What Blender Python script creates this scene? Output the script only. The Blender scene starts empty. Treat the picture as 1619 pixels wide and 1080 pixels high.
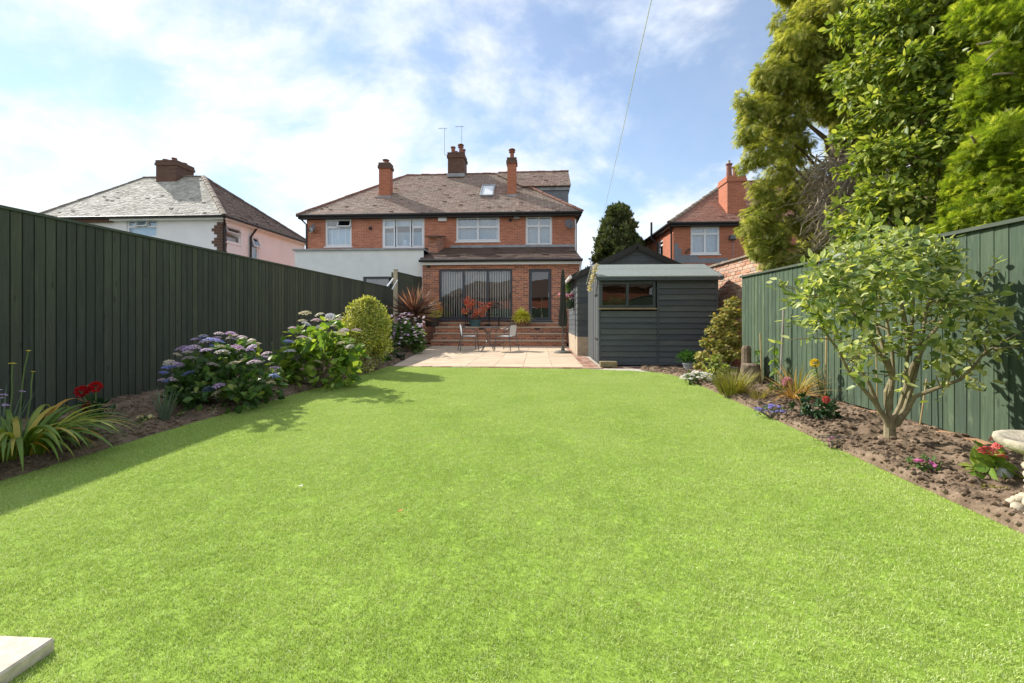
import bpy, bmesh, math, random
import numpy as np
from mathutils import Vector, Matrix

R = math.radians
random.seed(7); rng = np.random.default_rng(7)
scene = bpy.context.scene
col = scene.collection

# ---------------------------------------------------------------- camera, sky, sun, exposure
F, TH, HY, EYE = 700.0, math.atan2(40.5, 700.0), 503.0, 1.0     # focal length in photo pixels, yaw, horizon row, eye height
cam_d = bpy.data.cameras.new('camera'); cam = bpy.data.objects.new('camera', cam_d); col.objects.link(cam)
cam.location = (0, 0, EYE); cam.rotation_euler = (R(90), 0, TH)
cam_d.sensor_width = 36; cam_d.lens = F / 1619 * 36; cam_d.shift_y = -(540 - HY) / 1619
cam_d.clip_start = 0.05; cam_d.clip_end = 3000
scene.camera = cam
SUN = Vector((-1.1, 0.75, 1.0)).normalized()                     # towards the sun
world = bpy.data.worlds.new('World'); scene.world = world; world.use_nodes = True
wt = world.node_tree; wt.nodes.clear()
def wn(t, **k):
    n = wt.nodes.new(t)
    for a, b in k.items(): setattr(n, a, b)
    return n
def wl(a, b): wt.links.new(a, b)
def wmath(op, a, b=None):
    n = wn('ShaderNodeMath', operation=op)
    for i, v in enumerate((a, b)):
        if v is None: continue
        if isinstance(v, (int, float)): n.inputs[i].default_value = v
        else: wl(v, n.inputs[i])
    return n.outputs[0]
sky = wn('ShaderNodeTexSky', sky_type='NISHITA', sun_disc=False)
sky.sun_elevation = math.asin(SUN.z); sky.sun_rotation = math.atan2(SUN.x, SUN.y)
sky.air_density = 1.0; sky.dust_density = 0.05; sky.ozone_density = 1.6
tc = wn('ShaderNodeTexCoord'); sx = wn('ShaderNodeSeparateXYZ'); wl(tc.outputs['Generated'], sx.inputs[0])
den = wmath('ADD', wmath('MAXIMUM', sx.outputs[2], 0.0), 0.55)
cv = wn('ShaderNodeCombineXYZ'); wl(wmath('DIVIDE', sx.outputs[0], den), cv.inputs[0]); wl(wmath('DIVIDE', sx.outputs[1], den), cv.inputs[1])
mp = wn('ShaderNodeMapping'); wl(cv.outputs[0], mp.inputs[0]); mp.inputs['Location'].default_value = (3.1, 1.7, 0.4); mp.inputs['Rotation'].default_value = (0, 0, R(-25)); mp.inputs['Scale'].default_value = (1.9, 2.3, 1)
n1 = wn('ShaderNodeTexNoise'); wl(mp.outputs[0], n1.inputs['Vector'])
n1.inputs['Scale'].default_value = 1.15; n1.inputs['Detail'].default_value = 9; n1.inputs['Roughness'].default_value = 0.58; n1.inputs['Distortion'].default_value = 0.25
cr = wn('ShaderNodeValToRGB'); wl(n1.outputs[0], cr.inputs[0])
cr.color_ramp.interpolation = 'EASE'
cr.color_ramp.elements[0].position = 0.37; cr.color_ramp.elements[0].color = (0.16, 0.16, 0.16, 1)
cr.color_ramp.elements[1].position = 0.56; cr.color_ramp.elements[1].color = (1, 1, 1, 1)
hz = wmath('SUBTRACT', 1.0, wmath('MULTIPLY', sx.outputs[2], 5.0)); hz = wmath('MULTIPLY', wmath('MAXIMUM', hz, 0.0), 0.3)
mask = wmath('MINIMUM', wmath('ADD', cr.outputs[0], hz), 0.96)
b1 = wn('ShaderNodeBackground'); wl(sky.outputs[0], b1.inputs[0]); b1.inputs[1].default_value = 0.09
n2 = wn('ShaderNodeTexNoise'); wl(mp.outputs[0], n2.inputs['Vector']); n2.inputs['Scale'].default_value = 2.6; n2.inputs['Detail'].default_value = 8; n2.inputs['Roughness'].default_value = 0.6
cs = wn('ShaderNodeValToRGB'); wl(n2.outputs[0], cs.inputs[0]); cs.color_ramp.elements[0].position = 0.36; cs.color_ramp.elements[0].color = (0.70, 0.81, 0.96, 1); cs.color_ramp.elements[1].position = 0.60; cs.color_ramp.elements[1].color = (0.97, 0.985, 1.0, 1)
b2 = wn('ShaderNodeBackground'); wl(cs.outputs[0], b2.inputs[0]); b2.inputs[1].default_value = 0.55
mx = wn('ShaderNodeMixShader'); wl(mask, mx.inputs[0]); wl(b1.outputs[0], mx.inputs[1]); wl(b2.outputs[0], mx.inputs[2])
wo = wn('ShaderNodeOutputWorld'); wl(mx.outputs[0], wo.inputs[0])
sun_d = bpy.data.lights.new('sun', 'SUN'); sun_d.energy = 3.3; sun_d.angle = R(0.55); sun_d.color = (1, 0.95, 0.86)
sun = bpy.data.objects.new('sun', sun_d); col.objects.link(sun)
sun.rotation_euler = SUN.to_track_quat('Z', 'Y').to_euler(); sun.location = (-12, 9, 20)
scene.view_settings.view_transform = 'Standard'; scene.view_settings.look = 'None'
scene.view_settings.exposure = 1.16; scene.view_settings.gamma = 1.0; scene.view_settings.use_curve_mapping = False
scene.render.engine = 'CYCLES'; scene.cycles.max_bounces = 8; scene.cycles.transparent_max_bounces = 12
scene.cycles.use_denoising = True

# ---------------------------------------------------------------- places: survey helpers (photo point + known distance -> world)
def _ray(x, y):
    cx = (x - 809.5) / F; s, c = math.sin(TH), math.cos(TH)
    return cx * c - s, cx * s + c, -(y - HY) / F
def at(x, y, Y):
    a, b, c = _ray(x, y); t = Y / b
    return Vector((a * t, Y, EYE + c * t))
def atX(x, y, X):
    a, b, c = _ray(x, y); t = X / a
    return Vector((X, b * t, EYE + c * t))
def gr(x, y, z=0.0):
    a, b, c = _ray(x, y); t = (z - EYE) / c
    return Vector((a * t, b * t, z))

# ---------------------------------------------------------------- material helpers
class NT:
    def __init__(s, name):
        s.m = bpy.data.materials.new(name); s.m.use_nodes = True; s.t = s.m.node_tree; s.t.nodes.clear()
        s.out = s.n('ShaderNodeOutputMaterial')
    def n(s, t, **k):
        q = s.t.nodes.new(t)
        for a, b in k.items(): setattr(q, a, b)
        return q
    def l(s, a, b): s.t.links.new(a, b)
    def put(s, sock, v):
        if hasattr(v, 'node'): s.l(v, sock)
        elif isinstance(v, tuple) and len(v) == 3 and sock.type == 'RGBA': sock.default_value = (*v, 1)
        else: sock.default_value = v
    def math(s, op, a, b=0.0):
        q = s.n('ShaderNodeMath', operation=op); s.put(q.inputs[0], a); s.put(q.inputs[1], b); return q.outputs[0]
    def coord(s, which='Object'): return s.n('ShaderNodeTexCoord').outputs[which]
    def world(s): return s.n('ShaderNodeNewGeometry').outputs['Position']
    def map(s, v, scale=(1, 1, 1), loc=(0, 0, 0)):
        q = s.n('ShaderNodeMapping'); s.l(v, q.inputs[0]); q.inputs['Scale'].default_value = scale; s.put(q.inputs['Location'], loc); return q.outputs[0]
    def noise(s, v, scale, detail=4, rough=0.55, dist=0.0):
        q = s.n('ShaderNodeTexNoise'); s.l(v, q.inputs['Vector']); q.inputs['Scale'].default_value = scale
        q.inputs['Detail'].default_value = detail; q.inputs['Roughness'].default_value = rough; q.inputs['Distortion'].default_value = dist
        return q.outputs[0]
    def ramp(s, f, stops, interp='LINEAR'):
        q = s.n('ShaderNodeValToRGB'); s.put(q.inputs[0], f); e = q.color_ramp.elements; q.color_ramp.interpolation = interp
        while len(e) < len(stops): e.new(0.5)
        for i, (p, c) in enumerate(stops):
            e[i].position = p; e[i].color = (c, c, c, 1) if isinstance(c, (int, float)) else (*c, 1)
        return q.outputs[0]
    def mix(s, f, a, b, mode='MIX'):
        q = s.n('ShaderNodeMix', data_type='RGBA', blend_type=mode); s.put(q.inputs[0], f); s.put(q.inputs[6], a); s.put(q.inputs[7], b); return q.outputs[2]
    def bump(s, h, strength=0.3, dist=0.01, normal=None):
        q = s.n('ShaderNodeBump'); s.l(h, q.inputs['Height']); q.inputs['Strength'].default_value = strength; q.inputs['Distance'].default_value = dist
        if normal: s.l(normal, q.inputs['Normal'])
        return q.outputs[0]
    def bsdf(s, colr, rough=0.7, normal=None, metal=0.0, spec=0.4, **kw):
        q = s.n('ShaderNodeBsdfPrincipled'); s.put(q.inputs['Base Color'], colr); s.put(q.inputs['Roughness'], rough)
        q.inputs['Metallic'].default_value = metal; q.inputs['Specular IOR Level'].default_value = spec
        if normal: s.l(normal, q.inputs['Normal'])
        s.l(q.outputs[0], s.out.inputs[0]); s.p = q; return s.m
    def rnd(s): return s.n('ShaderNodeObjectInfo').outputs['Random']
    def attr(s, name='rnd'): return s.n('ShaderNodeAttribute', attribute_name=name).outputs['Fac']

def m_plain(name, c, rough=0.6, metal=0.0, var=0.12, scale=14, bump=0.15, spec=0.4):
    t = NT(name); v = t.coord(); f = t.noise(v, scale, 5)
    lo = tuple(x * (1 - var) for x in c); hi = tuple(min(1, x * (1 + var)) for x in c)
    return t.bsdf(t.ramp(f, [(0.3, lo), (0.7, hi)]), rough, t.bump(t.noise(v, scale * 6, 3), bump, 0.004) if bump else None, metal, spec)
def m_wood(name, c, axis='z', var=0.3, rough=0.75, wear=None, wearamt=0.5):
    """stained timber: grain along one axis, knots, a tint of its own for each board"""
    t = NT(name); v = t.world(); r = t.rnd()
    off = t.n('ShaderNodeCombineXYZ'); t.l(t.math('MULTIPLY', r, 37.0), off.inputs[0]); t.l(t.math('MULTIPLY', r, 91.0), off.inputs[2])
    vv = t.n('ShaderNodeVectorMath', operation='ADD'); t.l(v, vv.inputs[0]); t.l(off.outputs[0], vv.inputs[1]); v2 = vv.outputs[0]
    sc = {'z': (28, 28, 1.6), 'x': (1.6, 28, 28), 'y': (28, 1.6, 28)}[axis]
    g = t.noise(t.map(v2, sc), 1.6, 5, 0.6, 0.8)
    blot = t.noise(v2, 2.4, 4)
    base = t.ramp(g, [(0.25, tuple(x * (1 - var) for x in c)), (0.75, tuple(x * (1 + var) for x in c))])
    base = t.mix(t.ramp(blot, [(0.35, 0.0), (0.75, 0.6)]), base, tuple(x * 0.72 + 0.006 for x in c))
    tint = t.ramp(r, [(0, (0.78, 0.80, 0.82)), (0.5, (1, 1, 1)), (1, (1.22, 1.18, 1.05))])
    base = t.mix(1.0, base, tint, 'MULTIPLY')
    kn = t.n('ShaderNodeTexVoronoi'); t.l(t.map(v2, {'z': (9, 9, 2.6), 'x': (2.6, 9, 9), 'y': (9, 2.6, 9)}[axis]), kn.inputs['Vector']); kn.inputs['Scale'].default_value = 1.0
    base = t.mix(t.ramp(kn.outputs['Distance'], [(0.05, 0.65), (0.13, 0.0)]), base, tuple(x * 0.4 for x in c))
    if wear:
        w = t.noise(t.map(v2, {'z': (12, 12, 3), 'x': (3, 12, 12), 'y': (12, 3, 12)}[axis]), 1.3, 7, 0.7)
        base = t.mix(t.ramp(w, [(0.56, 0.0), (0.72, wearamt)]), base, wear)
    return t.bsdf(base, rough, t.bump(g, 0.35, 0.006), spec=0.3)
def m_brick(name, c1, c2, mortar, w=0.225, h=0.075, m=0.012, dirt=0.35):
    t = NT(name); sp = t.n('ShaderNodeSeparateXYZ'); t.l(t.world(), sp.inputs[0])
    cb = t.n('ShaderNodeCombineXYZ'); t.l(t.math('ADD', sp.outputs[0], sp.outputs[1]), cb.inputs[0]); t.l(sp.outputs[2], cb.inputs[1])
    b = t.n('ShaderNodeTexBrick'); t.l(cb.outputs[0], b.inputs['Vector'])
    b.inputs['Scale'].default_value = 1.0; b.inputs['Brick Width'].default_value = w; b.inputs['Row Height'].default_value = h
    b.inputs['Mortar Size'].default_value = m * 0.5; b.inputs['Mortar Smooth'].default_value = 0.2; b.inputs['Bias'].default_value = -0.1
    t.put(b.inputs['Color1'], c1); t.put(b.inputs['Color2'], c2); t.put(b.inputs['Mortar'], mortar)
    n = t.noise(t.world(), 1.1, 6, 0.6); n2 = t.noise(t.world(), 18, 4)
    cc = t.mix(t.ramp(n, [(0.35, 0.0), (0.75, dirt)]), b.outputs[0], tuple(x * 0.45 for x in c1))
    cc = t.mix(0.5, cc, t.ramp(n2, [(0.3, 0.75), (0.7, 1.2)]), 'MULTIPLY')
    h_ = t.math('SUBTRACT', t.math('MULTIPLY', n2, 0.3), b.outputs['Fac'])
    return t.bsdf(cc, 0.85, t.bump(h_, 0.6, 0.01), spec=0.25)
def m_tile(name, cols, rough=0.8, lichen=None, lich=0.5):
    t = NT(name); a = t.attr('rnd'); n = t.noise(t.world(), 0.9, 6, 0.62); n2 = t.noise(t.world(), 9, 5, 0.6)
    base = t.ramp(a, [(i / (len(cols) - 1), c) for i, c in enumerate(cols)])
    base = t.mix(0.6, base, t.ramp(n2, [(0.3, 0.72), (0.7, 1.22)]), 'MULTIPLY')
    if lichen: base = t.mix(t.ramp(n, [(0.42, 0.0), (0.68, lich)]), base, lichen)
    return t.bsdf(base, rough, t.bump(n2, 0.4, 0.01), spec=0.35)
def m_leaf(name, stops, trans=0.35, rough=0.42, spec=0.45, tcol=None):
    """thin leaf: lit from both sides, each leaf with its own tint"""
    t = NT(name); f = t.math('FRACT', t.math('ADD', t.attr('rnd'), t.rnd()))
    base = t.ramp(f, stops); n = t.noise(t.coord(), 3.0, 3)
    base = t.mix(0.5, base, t.ramp(n, [(0.3, 0.8), (0.7, 1.2)]), 'MULTIPLY')
    p = t.n('ShaderNodeBsdfPrincipled'); t.l(base, p.inputs['Base Color']); p.inputs['Roughness'].default_value = rough; p.inputs['Specular IOR Level'].default_value = spec
    tr = t.n('ShaderNodeBsdfTranslucent'); t.l(t.mix(1.0, base, tcol or (1.25, 1.2, 0.55), 'MULTIPLY'), tr.inputs[0])
    mxs = t.n('ShaderNodeMixShader'); mxs.inputs[0].default_value = trans; t.l(p.outputs[0], mxs.inputs[1]); t.l(tr.outputs[0], mxs.inputs[2])
    t.l(mxs.outputs[0], t.out.inputs[0]); return t.m
def m_glass(name, refl=0.12, tint=(0.9, 0.95, 0.95)):
    t = NT(name); lw = t.n('ShaderNodeLayerWeight'); lw.inputs[0].default_value = 0.25
    f = t.math('MINIMUM', t.math('ADD', t.math('MULTIPLY', lw.outputs['Fresnel'], 0.8), refl), 1.0)
    tr = t.n('ShaderNodeBsdfTransparent'); t.put(tr.inputs[0], tint); gl = t.n('ShaderNodeBsdfGlossy'); gl.inputs['Roughness'].default_value = 0.015
    gl.inputs['Color'].default_value = (1, 1, 1, 1)
    t.l(t.bump(t.noise(t.world(), 1.3, 2), 0.06, 0.05), gl.inputs['Normal'])
    mxs = t.n('ShaderNodeMixShader'); t.l(f, mxs.inputs[0]); t.l(tr.outputs[0], mxs.inputs[1]); t.l(gl.outputs[0], mxs.inputs[2])
    t.l(mxs.outputs[0], t.out.inputs[0]); return t.m

# ---------------------------------------------------------------- mesh helpers
class MB:
    """collects shapes for ONE mesh object"""
    def __init__(s): s.v = []; s.f = []; s.r = []; s.smooth = False
    def add(s, vs, fs, r=None):
        b = len(s.v); s.v += [tuple(p) for p in vs]; s.f += [tuple(i + b for i in f) for f in fs]; s.r += [random.random() if r is None else r] * len(vs); return s
    def box(s, x0, x1, y0, y1, z0, z1, r=None):
        return s.add([(x0, y0, z0), (x1, y0, z0), (x1, y1, z0), (x0, y1, z0), (x0, y0, z1), (x1, y0, z1), (x1, y1, z1), (x0, y1, z1)],
                     [(0, 3, 2, 1), (4, 5, 6, 7), (0, 1, 5, 4), (1, 2, 6, 5), (2, 3, 7, 6), (3, 0, 4, 7)], r)
    def bevbox(s, x0, x1, y0, y1, z0, z1, b=0.006):
        bm = bmesh.new(); bmesh.ops.create_cube(bm, size=1.0)
        for q in bm.verts: q.co = Vector(((x0 + x1) / 2 + q.co.x * (x1 - x0), (y0 + y1) / 2 + q.co.y * (y1 - y0), (z0 + z1) / 2 + q.co.z * (z1 - z0)))
        bmesh.ops.bevel(bm, geom=bm.edges[:], offset=b, segments=1, affect='EDGES'); bm.verts.index_update()
        s.add([q.co[:] for q in bm.verts], [[q.index for q in f.verts] for f in bm.faces]); bm.free(); return s
    def bar(s, a, b, w, h, up=(0, 0, 1)):
        """a rectangular bar from a to b, w across and h along up"""
        a, b = Vector(a), Vector(b); d = (b - a).normalized(); u = Vector(up); sd = d.cross(u)
        if sd.length < 1e-4: sd = d.cross(Vector((1, 0, 0)))
        sd.normalize(); u = sd.cross(d).normalized(); sd *= w / 2; u = u * h / 2
        vs = [a - sd - u, a + sd - u, a + sd + u, a - sd + u, b - sd - u, b + sd - u, b + sd + u, b - sd + u]
        return s.add(vs, [(0, 1, 2, 3), (7, 6, 5, 4), (0, 4, 5, 1), (1, 5, 6, 2), (2, 6, 7, 3), (3, 7, 4, 0)])
    def tube(s, pts, rad, n=7, cap=True, r=None):
        pts = [Vector(p) for p in pts]; rad = rad if isinstance(rad, (list, tuple)) else [rad] * len(pts)
        vs, fs = [], []; prev = None
        for i, p in enumerate(pts):
            d = (pts[min(i + 1, len(pts) - 1)] - pts[max(i - 1, 0)]).normalized()
            if prev is None: prev = d.orthogonal().normalized()
            a = prev - d * prev.dot(d); a = a.normalized() if a.length > 1e-5 else d.orthogonal().normalized(); prev = a; b = d.cross(a)
            for k in range(n):
                t = 2 * math.pi * k / n; vs.append(p + (a * math.cos(t) + b * math.sin(t)) * rad[i])
        for i in range(len(pts) - 1):
            for k in range(n):
                q = (k + 1) % n; fs.append((i * n + k, i * n + q, (i + 1) * n + q, (i + 1) * n + k))
        if cap: fs.append(tuple(range(n - 1, -1, -1))); fs.append(tuple((len(pts) - 1) * n + k for k in range(n)))
        return s.add(vs, fs, r)
    def lathe(s, prof, n=20, c=(0, 0, 0), wob=0.0):
        vs, fs = [], []
        for (r, z) in prof:
            for k in range(n):
                t = 2 * math.pi * k / n; q = r * (1 + wob * (random.random() - .5)); vs.append((c[0] + q * math.cos(t), c[1] + q * math.sin(t), c[2] + z))
        for i in range(len(prof) - 1):
            for k in range(n):
                q = (k + 1) % n; fs.append((i * n + k, i * n + q, (i + 1) * n + q, (i + 1) * n + k))
        fs.append(tuple(range(n - 1, -1, -1))); fs.append(tuple((len(prof) - 1) * n + k for k in range(n)))
        return s.add(vs, fs)
    def prism(s, poly, z0, z1):
        n = len(poly); vs = [(x, y, z0) for x, y in poly] + [(x, y, z1) for x, y in poly]
        return s.add(vs, [tuple(range(n - 1, -1, -1)), tuple(range(n, 2 * n))] + [(i, (i + 1) % n, n + (i + 1) % n, n + i) for i in range(n)])
    def blob(s, c, rx, ry, rz, sub=1, jit=0.15, r=None):
        bm = bmesh.new(); bmesh.ops.create_icosphere(bm, subdivisions=sub, radius=1.0); bm.verts.index_update()
        vs = []
        for q in bm.verts:
            k = 1 + (random.random() - .5) * 2 * jit; vs.append((c[0] + q.co.x * rx * k, c[1] + q.co.y * ry * k, c[2] + q.co.z * rz * k))
        s.add(vs, [[q.index for q in f.verts] for f in bm.faces], r); bm.free(); return s
    def mesh(s, name):
        me = bpy.data.meshes.new(name); me.from_pydata(s.v, [], s.f); me.update()
        if s.r:
            at_ = me.attributes.new('rnd', 'FLOAT', 'POINT'); at_.data.foreach_set('value', s.r)
        if s.smooth: me.polygons.foreach_set('use_smooth', [True] * len(me.polygons))
        return me
    def build(s, name, mat, parent=None, world=True, smooth=False):
        s.smooth = smooth or s.smooth; return link(name, s.mesh(name), mat, parent, world)
def link(name, me, mat, parent=None, world=True):
    if mat and not me.materials: me.materials.append(mat)
    o = bpy.data.objects.new(name, me); col.objects.link(o)
    if parent is not None:
        o.parent = parent
        if world:                                   # the mesh is in world coordinates, the thing's Empty stands at its base
            base = Matrix.Translation(parent.location) if parent.parent is None else Matrix.Identity(4)
            o.matrix_parent_inverse = base.inverted()
    return o
def thing(name, label, cat, loc=(0, 0, 0), group=None, rz=0.0):
    o = bpy.data.objects.new(name, None); col.objects.link(o); o.location = loc; o.rotation_euler = (0, 0, rz); o.empty_display_size = 0.2
    return tag(o, label, cat, group)
def tag(o, label=None, cat=None, group=None, kind=None):
    for k, v in (('label', label), ('category', cat), ('group', group), ('kind', kind)):
        if v: o[k] = v
    return o
def place(o, loc, rz=0.0, scale=1.0):
    o.location = loc; o.rotation_euler = (0, 0, rz); o.scale = (scale,) * 3 if isinstance(scale, (int, float)) else scale; return o
def copy_tree(o, parent=None):
    c = o.copy(); col.objects.link(c); c.parent = parent
    for ch in list(o.children): copy_tree(ch, c)
    return c

# ---------------------------------------------------------------- foliage helpers
def T_oval(w=0.5, fold=0.12, curl=-0.12):
    v = [(0, 0, 0), (.33, 0, -fold * .5), (.68, 0, -fold * .5 + curl * .4), (1, 0, curl), (.3, w * .5, .02), (.68, w * .40, curl * .4), (.3, -w * .5, .02), (.68, -w * .40, curl * .4)]
    return np.array(v), [(0, 1, 4), (1, 2, 5, 4), (2, 3, 5), (0, 6, 1), (1, 6, 7, 2), (2, 7, 3)]
def T_rhomb(w=0.5, fold=0.1, curl=-0.1):
    return np.array([(0, 0, 0), (.45, w * .5, fold), (1, 0, curl), (.45, -w * .5, fold)]), [(0, 2, 1), (0, 3, 2)]
def T_frond(n=4, w=0.14, spread=0.45, droop=-0.25):
    v, f = [], []
    def lobe(a, b):
        a, b = np.array(a), np.array(b); d = b - a; p = np.array((-d[1], d[0], 0)); k = len(v)
        L = np.linalg.norm(d); p = p / (np.linalg.norm(p) + 1e-9) * w * (0.35 + 0.65 * L) * 0.5
        v.extend([a, a + d * .5 + p, b, a + d * .5 - p]); f.append((k, k + 3, k + 2, k + 1))
    lobe((0, 0, 0), (1, 0, droop))
    for i in range(n):
        x = 0.12 + 0.72 * i / n
        for sg in (-1, 1):
            l = spread * (1 - 0.55 * i / n); lobe((x, 0, droop * x * x), (x + l * .7, sg * l, droop * (x + .3) ** 2 - 0.06))
    return np.array(v), f
def T_arc(w=0.06, n=8, th=2.2):
    v, f = [], []
    for i in range(n + 1):
        t = i / n; ww = w * (1 - t ** 3) * .5 + 0.001; x, z = math.sin(th * t) / th, -(1 - math.cos(th * t)) / th
        v += [(x, ww, z), (x, -ww, z)]
        if i: f.append((2 * i - 2, 2 * i - 1, 2 * i + 1, 2 * i))
    return np.array(v), f
def T_blade(w=0.06, n=4, bend=-0.5):
    v, f = [], []
    for i in range(n + 1):
        t = i / n; ww = w * (1 - t ** 2) * .5 + 0.001
        v += [(t, ww, bend * t * t), (t, -ww, bend * t * t)]
        if i: f.append((2 * i - 2, 2 * i - 1, 2 * i + 1, 2 * i))
    return np.array(v), f
def unit(a): return a / (np.linalg.norm(a, axis=-1, keepdims=True) + 1e-9)
def leaf_frames(D, N):
    D = unit(D); N = N - (N * D).sum(1, keepdims=True) * D; N = unit(N); B = np.cross(N, D); return D, N, B
def leaf_mesh(name, P, D, N, S, tpl, rnd=None):
    tv, tf = tpl; n = len(P); k = len(tv); D, N, B = leaf_frames(D, N)
    S = np.broadcast_to(np.asarray(S, float), (n,))[:, None, None]
    V = P[:, None, :] + S * (tv[None, :, 0:1] * D[:, None] + tv[None, :, 1:2] * B[:, None] + tv[None, :, 2:3] * N[:, None])
    loops = np.concatenate([np.array(f) for f in tf]); cnt = np.array([len(f) for f in tf])
    L = (loops[None] + (np.arange(n) * k)[:, None]).ravel(); C = np.tile(cnt, n); st = np.concatenate(([0], np.cumsum(C)[:-1]))
    me = bpy.data.meshes.new(name); me.vertices.add(n * k); me.vertices.foreach_set('co', V.ravel())
    me.loops.add(len(L)); me.loops.foreach_set('vertex_index', L); me.polygons.add(len(C)); me.polygons.foreach_set('loop_start', st); me.polygons.foreach_set('loop_total', C)
    me.update(calc_edges=True)
    a = me.attributes.new('rnd', 'FLOAT', 'POINT'); a.data.foreach_set('value', np.repeat(rng.random(n) if rnd is None else rnd, k))
    return me
def foliage(parent, P, D, N, S, tpl, mat, parts=0, part_name='leaf', name='foliage', rnd=None, world=True):
    """the `parts` leaves that show largest become leaf objects sharing one mesh; the rest is one foliage part"""
    n = len(P); S = np.broadcast_to(np.asarray(S, float), (n,)); rest = np.arange(n)
    if parts:
        base = np.array(parent.location) if not world else np.zeros(3)
        sel = np.argsort(np.linalg.norm(P + base - np.array([0, 0, EYE]), axis=1) / S)[:parts]
        rest = np.setdiff1d(rest, sel); me = bpy.data.meshes.new(part_name); me.from_pydata([tuple(v) for v in tpl[0]], [], tpl[1]); me.update(); me.materials.append(mat)
        Df, Nf, Bf = leaf_frames(D, N)
        for i in sel:
            o = link(part_name, me, mat, parent, world)
            M = Matrix.Identity(4)
            for r_ in range(3): M[r_][0] = Df[i][r_] * S[i]; M[r_][1] = Bf[i][r_] * S[i]; M[r_][2] = Nf[i][r_] * S[i]; M[r_][3] = P[i][r_]
            o.matrix_basis = M
    if len(rest):
        o = link(name, leaf_mesh(name, P[rest], D[rest], N[rest], S[rest], tpl, None if rnd is None else rnd[rest]), mat, parent, world); o['kind'] = 'stuff'
def blob_points(blobs, dens, shell=0.45, flat=1.0):
    """points through a set of (x,y,z,r) clumps, thicker near each clump's surface; returns points and outward directions"""
    P, D = [], []
    for (x, y, z, r) in blobs:
        n = max(4, int(dens * r ** 2.3)); d = unit(rng.normal(size=(n, 3))); q = r * (shell + (1 - shell) * rng.random(n)) * (0.8 + 0.3 * rng.random(n))
        P.append(np.array((x, y, z)) + d * q[:, None] * np.array((1, 1, flat))); D.append(d)
    return np.concatenate(P), np.concatenate(D)
def rv(n, s=1.0): return rng.normal(size=(n, 3)) * s

# ---------------------------------------------------------------- materials
M = {}
M['brick'] = m_brick('red_brick', (0.60, 0.215, 0.12), (0.42, 0.14, 0.08), (0.56, 0.43, 0.33))
M['brick_ext'] = m_brick('brown_brick', (0.58, 0.22, 0.115), (0.24, 0.10, 0.075), (0.62, 0.51, 0.40), dirt=0.2)
M['brick_orange'] = m_brick('orange_brick', (0.50, 0.165, 0.088), (0.40, 0.13, 0.07), (0.46, 0.30, 0.21), dirt=0.2)
M['brick_dark'] = m_brick('sooty_brick', (0.17, 0.085, 0.055), (0.10, 0.06, 0.045), (0.20, 0.15, 0.12))
M['tile'] = m_tile('clay_tile', [(0.27, 0.18, 0.145), (0.35, 0.24, 0.19), (0.42, 0.30, 0.24), (0.31, 0.23, 0.185)], lichen=(0.33, 0.29, 0.22), lich=0.45)
M['tile_grey'] = m_tile('weathered_tile', [(0.40, 0.37, 0.31), (0.54, 0.51, 0.44), (0.62, 0.59, 0.52), (0.48, 0.43, 0.36)], lichen=(0.24, 0.21, 0.165), lich=0.5)
M['tile_red'] = m_tile('red_clay_tile', [(0.30, 0.14, 0.095), (0.38, 0.19, 0.13), (0.27, 0.13, 0.10)], lichen=(0.3, 0.26, 0.2), lich=0.25)
M['tile_brown'] = m_tile('brown_concrete_tile', [(0.10, 0.062, 0.048), (0.15, 0.095, 0.072), (0.12, 0.08, 0.065)], lichen=(0.2, 0.17, 0.13), lich=0.2)
M['ridge'] = m_plain('ridge_clay', (0.28, 0.135, 0.09), 0.85, var=0.3, scale=5)
M['ridge_grey'] = m_plain('ridge_grey', (0.24, 0.19, 0.14), 0.85, var=0.4, scale=5)
M['black'] = m_plain('black_plastic', (0.022, 0.02, 0.02), 0.5)
M['white'] = m_plain('white_upvc', (0.82, 0.82, 0.82), 0.35, var=0.03, bump=0.03)
M['render_white'] = m_plain('white_render', (0.78, 0.78, 0.76), 0.9, var=0.05, scale=2.5, bump=0.25)
M['render_pink'] = m_plain('white_house_render', (0.84, 0.82, 0.82), 0.9, var=0.04, scale=1.5, bump=0.25)
M['grey_frame'] = m_plain('anthracite_frame', (0.062, 0.07, 0.085), 0.4, var=0.05, bump=0.02)
M['grey_render'] = m_plain('grey_cladding', (0.17, 0.18, 0.20), 0.8, var=0.15, scale=3)
M['lead'] = m_plain('lead_flashing', (0.30, 0.31, 0.32), 0.6, var=0.25, scale=4)
M['grey_paint'] = m_brick('grey_painted_brick', (0.27, 0.28, 0.30), (0.23, 0.24, 0.26), (0.2, 0.2, 0.22))
M['glass'] = m_glass('window_glass', 0.16); M['glass_door'] = m_glass('door_glass', 0.10, (0.8, 0.85, 0.85)); M['glass_dark'] = m_glass('shed_glass', 0.05, (0.6, 0.65, 0.65))
M['room'] = m_plain('room_wall', (0.055, 0.055, 0.06), 0.9)
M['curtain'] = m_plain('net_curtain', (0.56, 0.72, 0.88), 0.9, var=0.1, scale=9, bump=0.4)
M['curtain_sky'] = m_plain('sky_reflection_curtain', (0.24, 0.38, 0.52), 0.9, var=0.2, scale=9, bump=0.4)  # cloth coloured blue in place of the sky reflected in the panes
M['blind'] = m_plain('vertical_blind', (0.88, 0.84, 0.78), 0.85, var=0.06)
M['dish'] = m_plain('satellite_grey', (0.13, 0.12, 0.12), 0.5)
M['mortar'] = m_plain('lime_mortar', (0.46, 0.42, 0.36), 0.95, var=0.2)
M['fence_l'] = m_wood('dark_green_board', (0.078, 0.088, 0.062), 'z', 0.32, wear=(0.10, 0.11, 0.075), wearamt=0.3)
M['fence_r'] = m_wood('green_board', (0.064, 0.098, 0.062), 'z', 0.38, wear=(0.19, 0.235, 0.14), wearamt=0.6)
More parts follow.
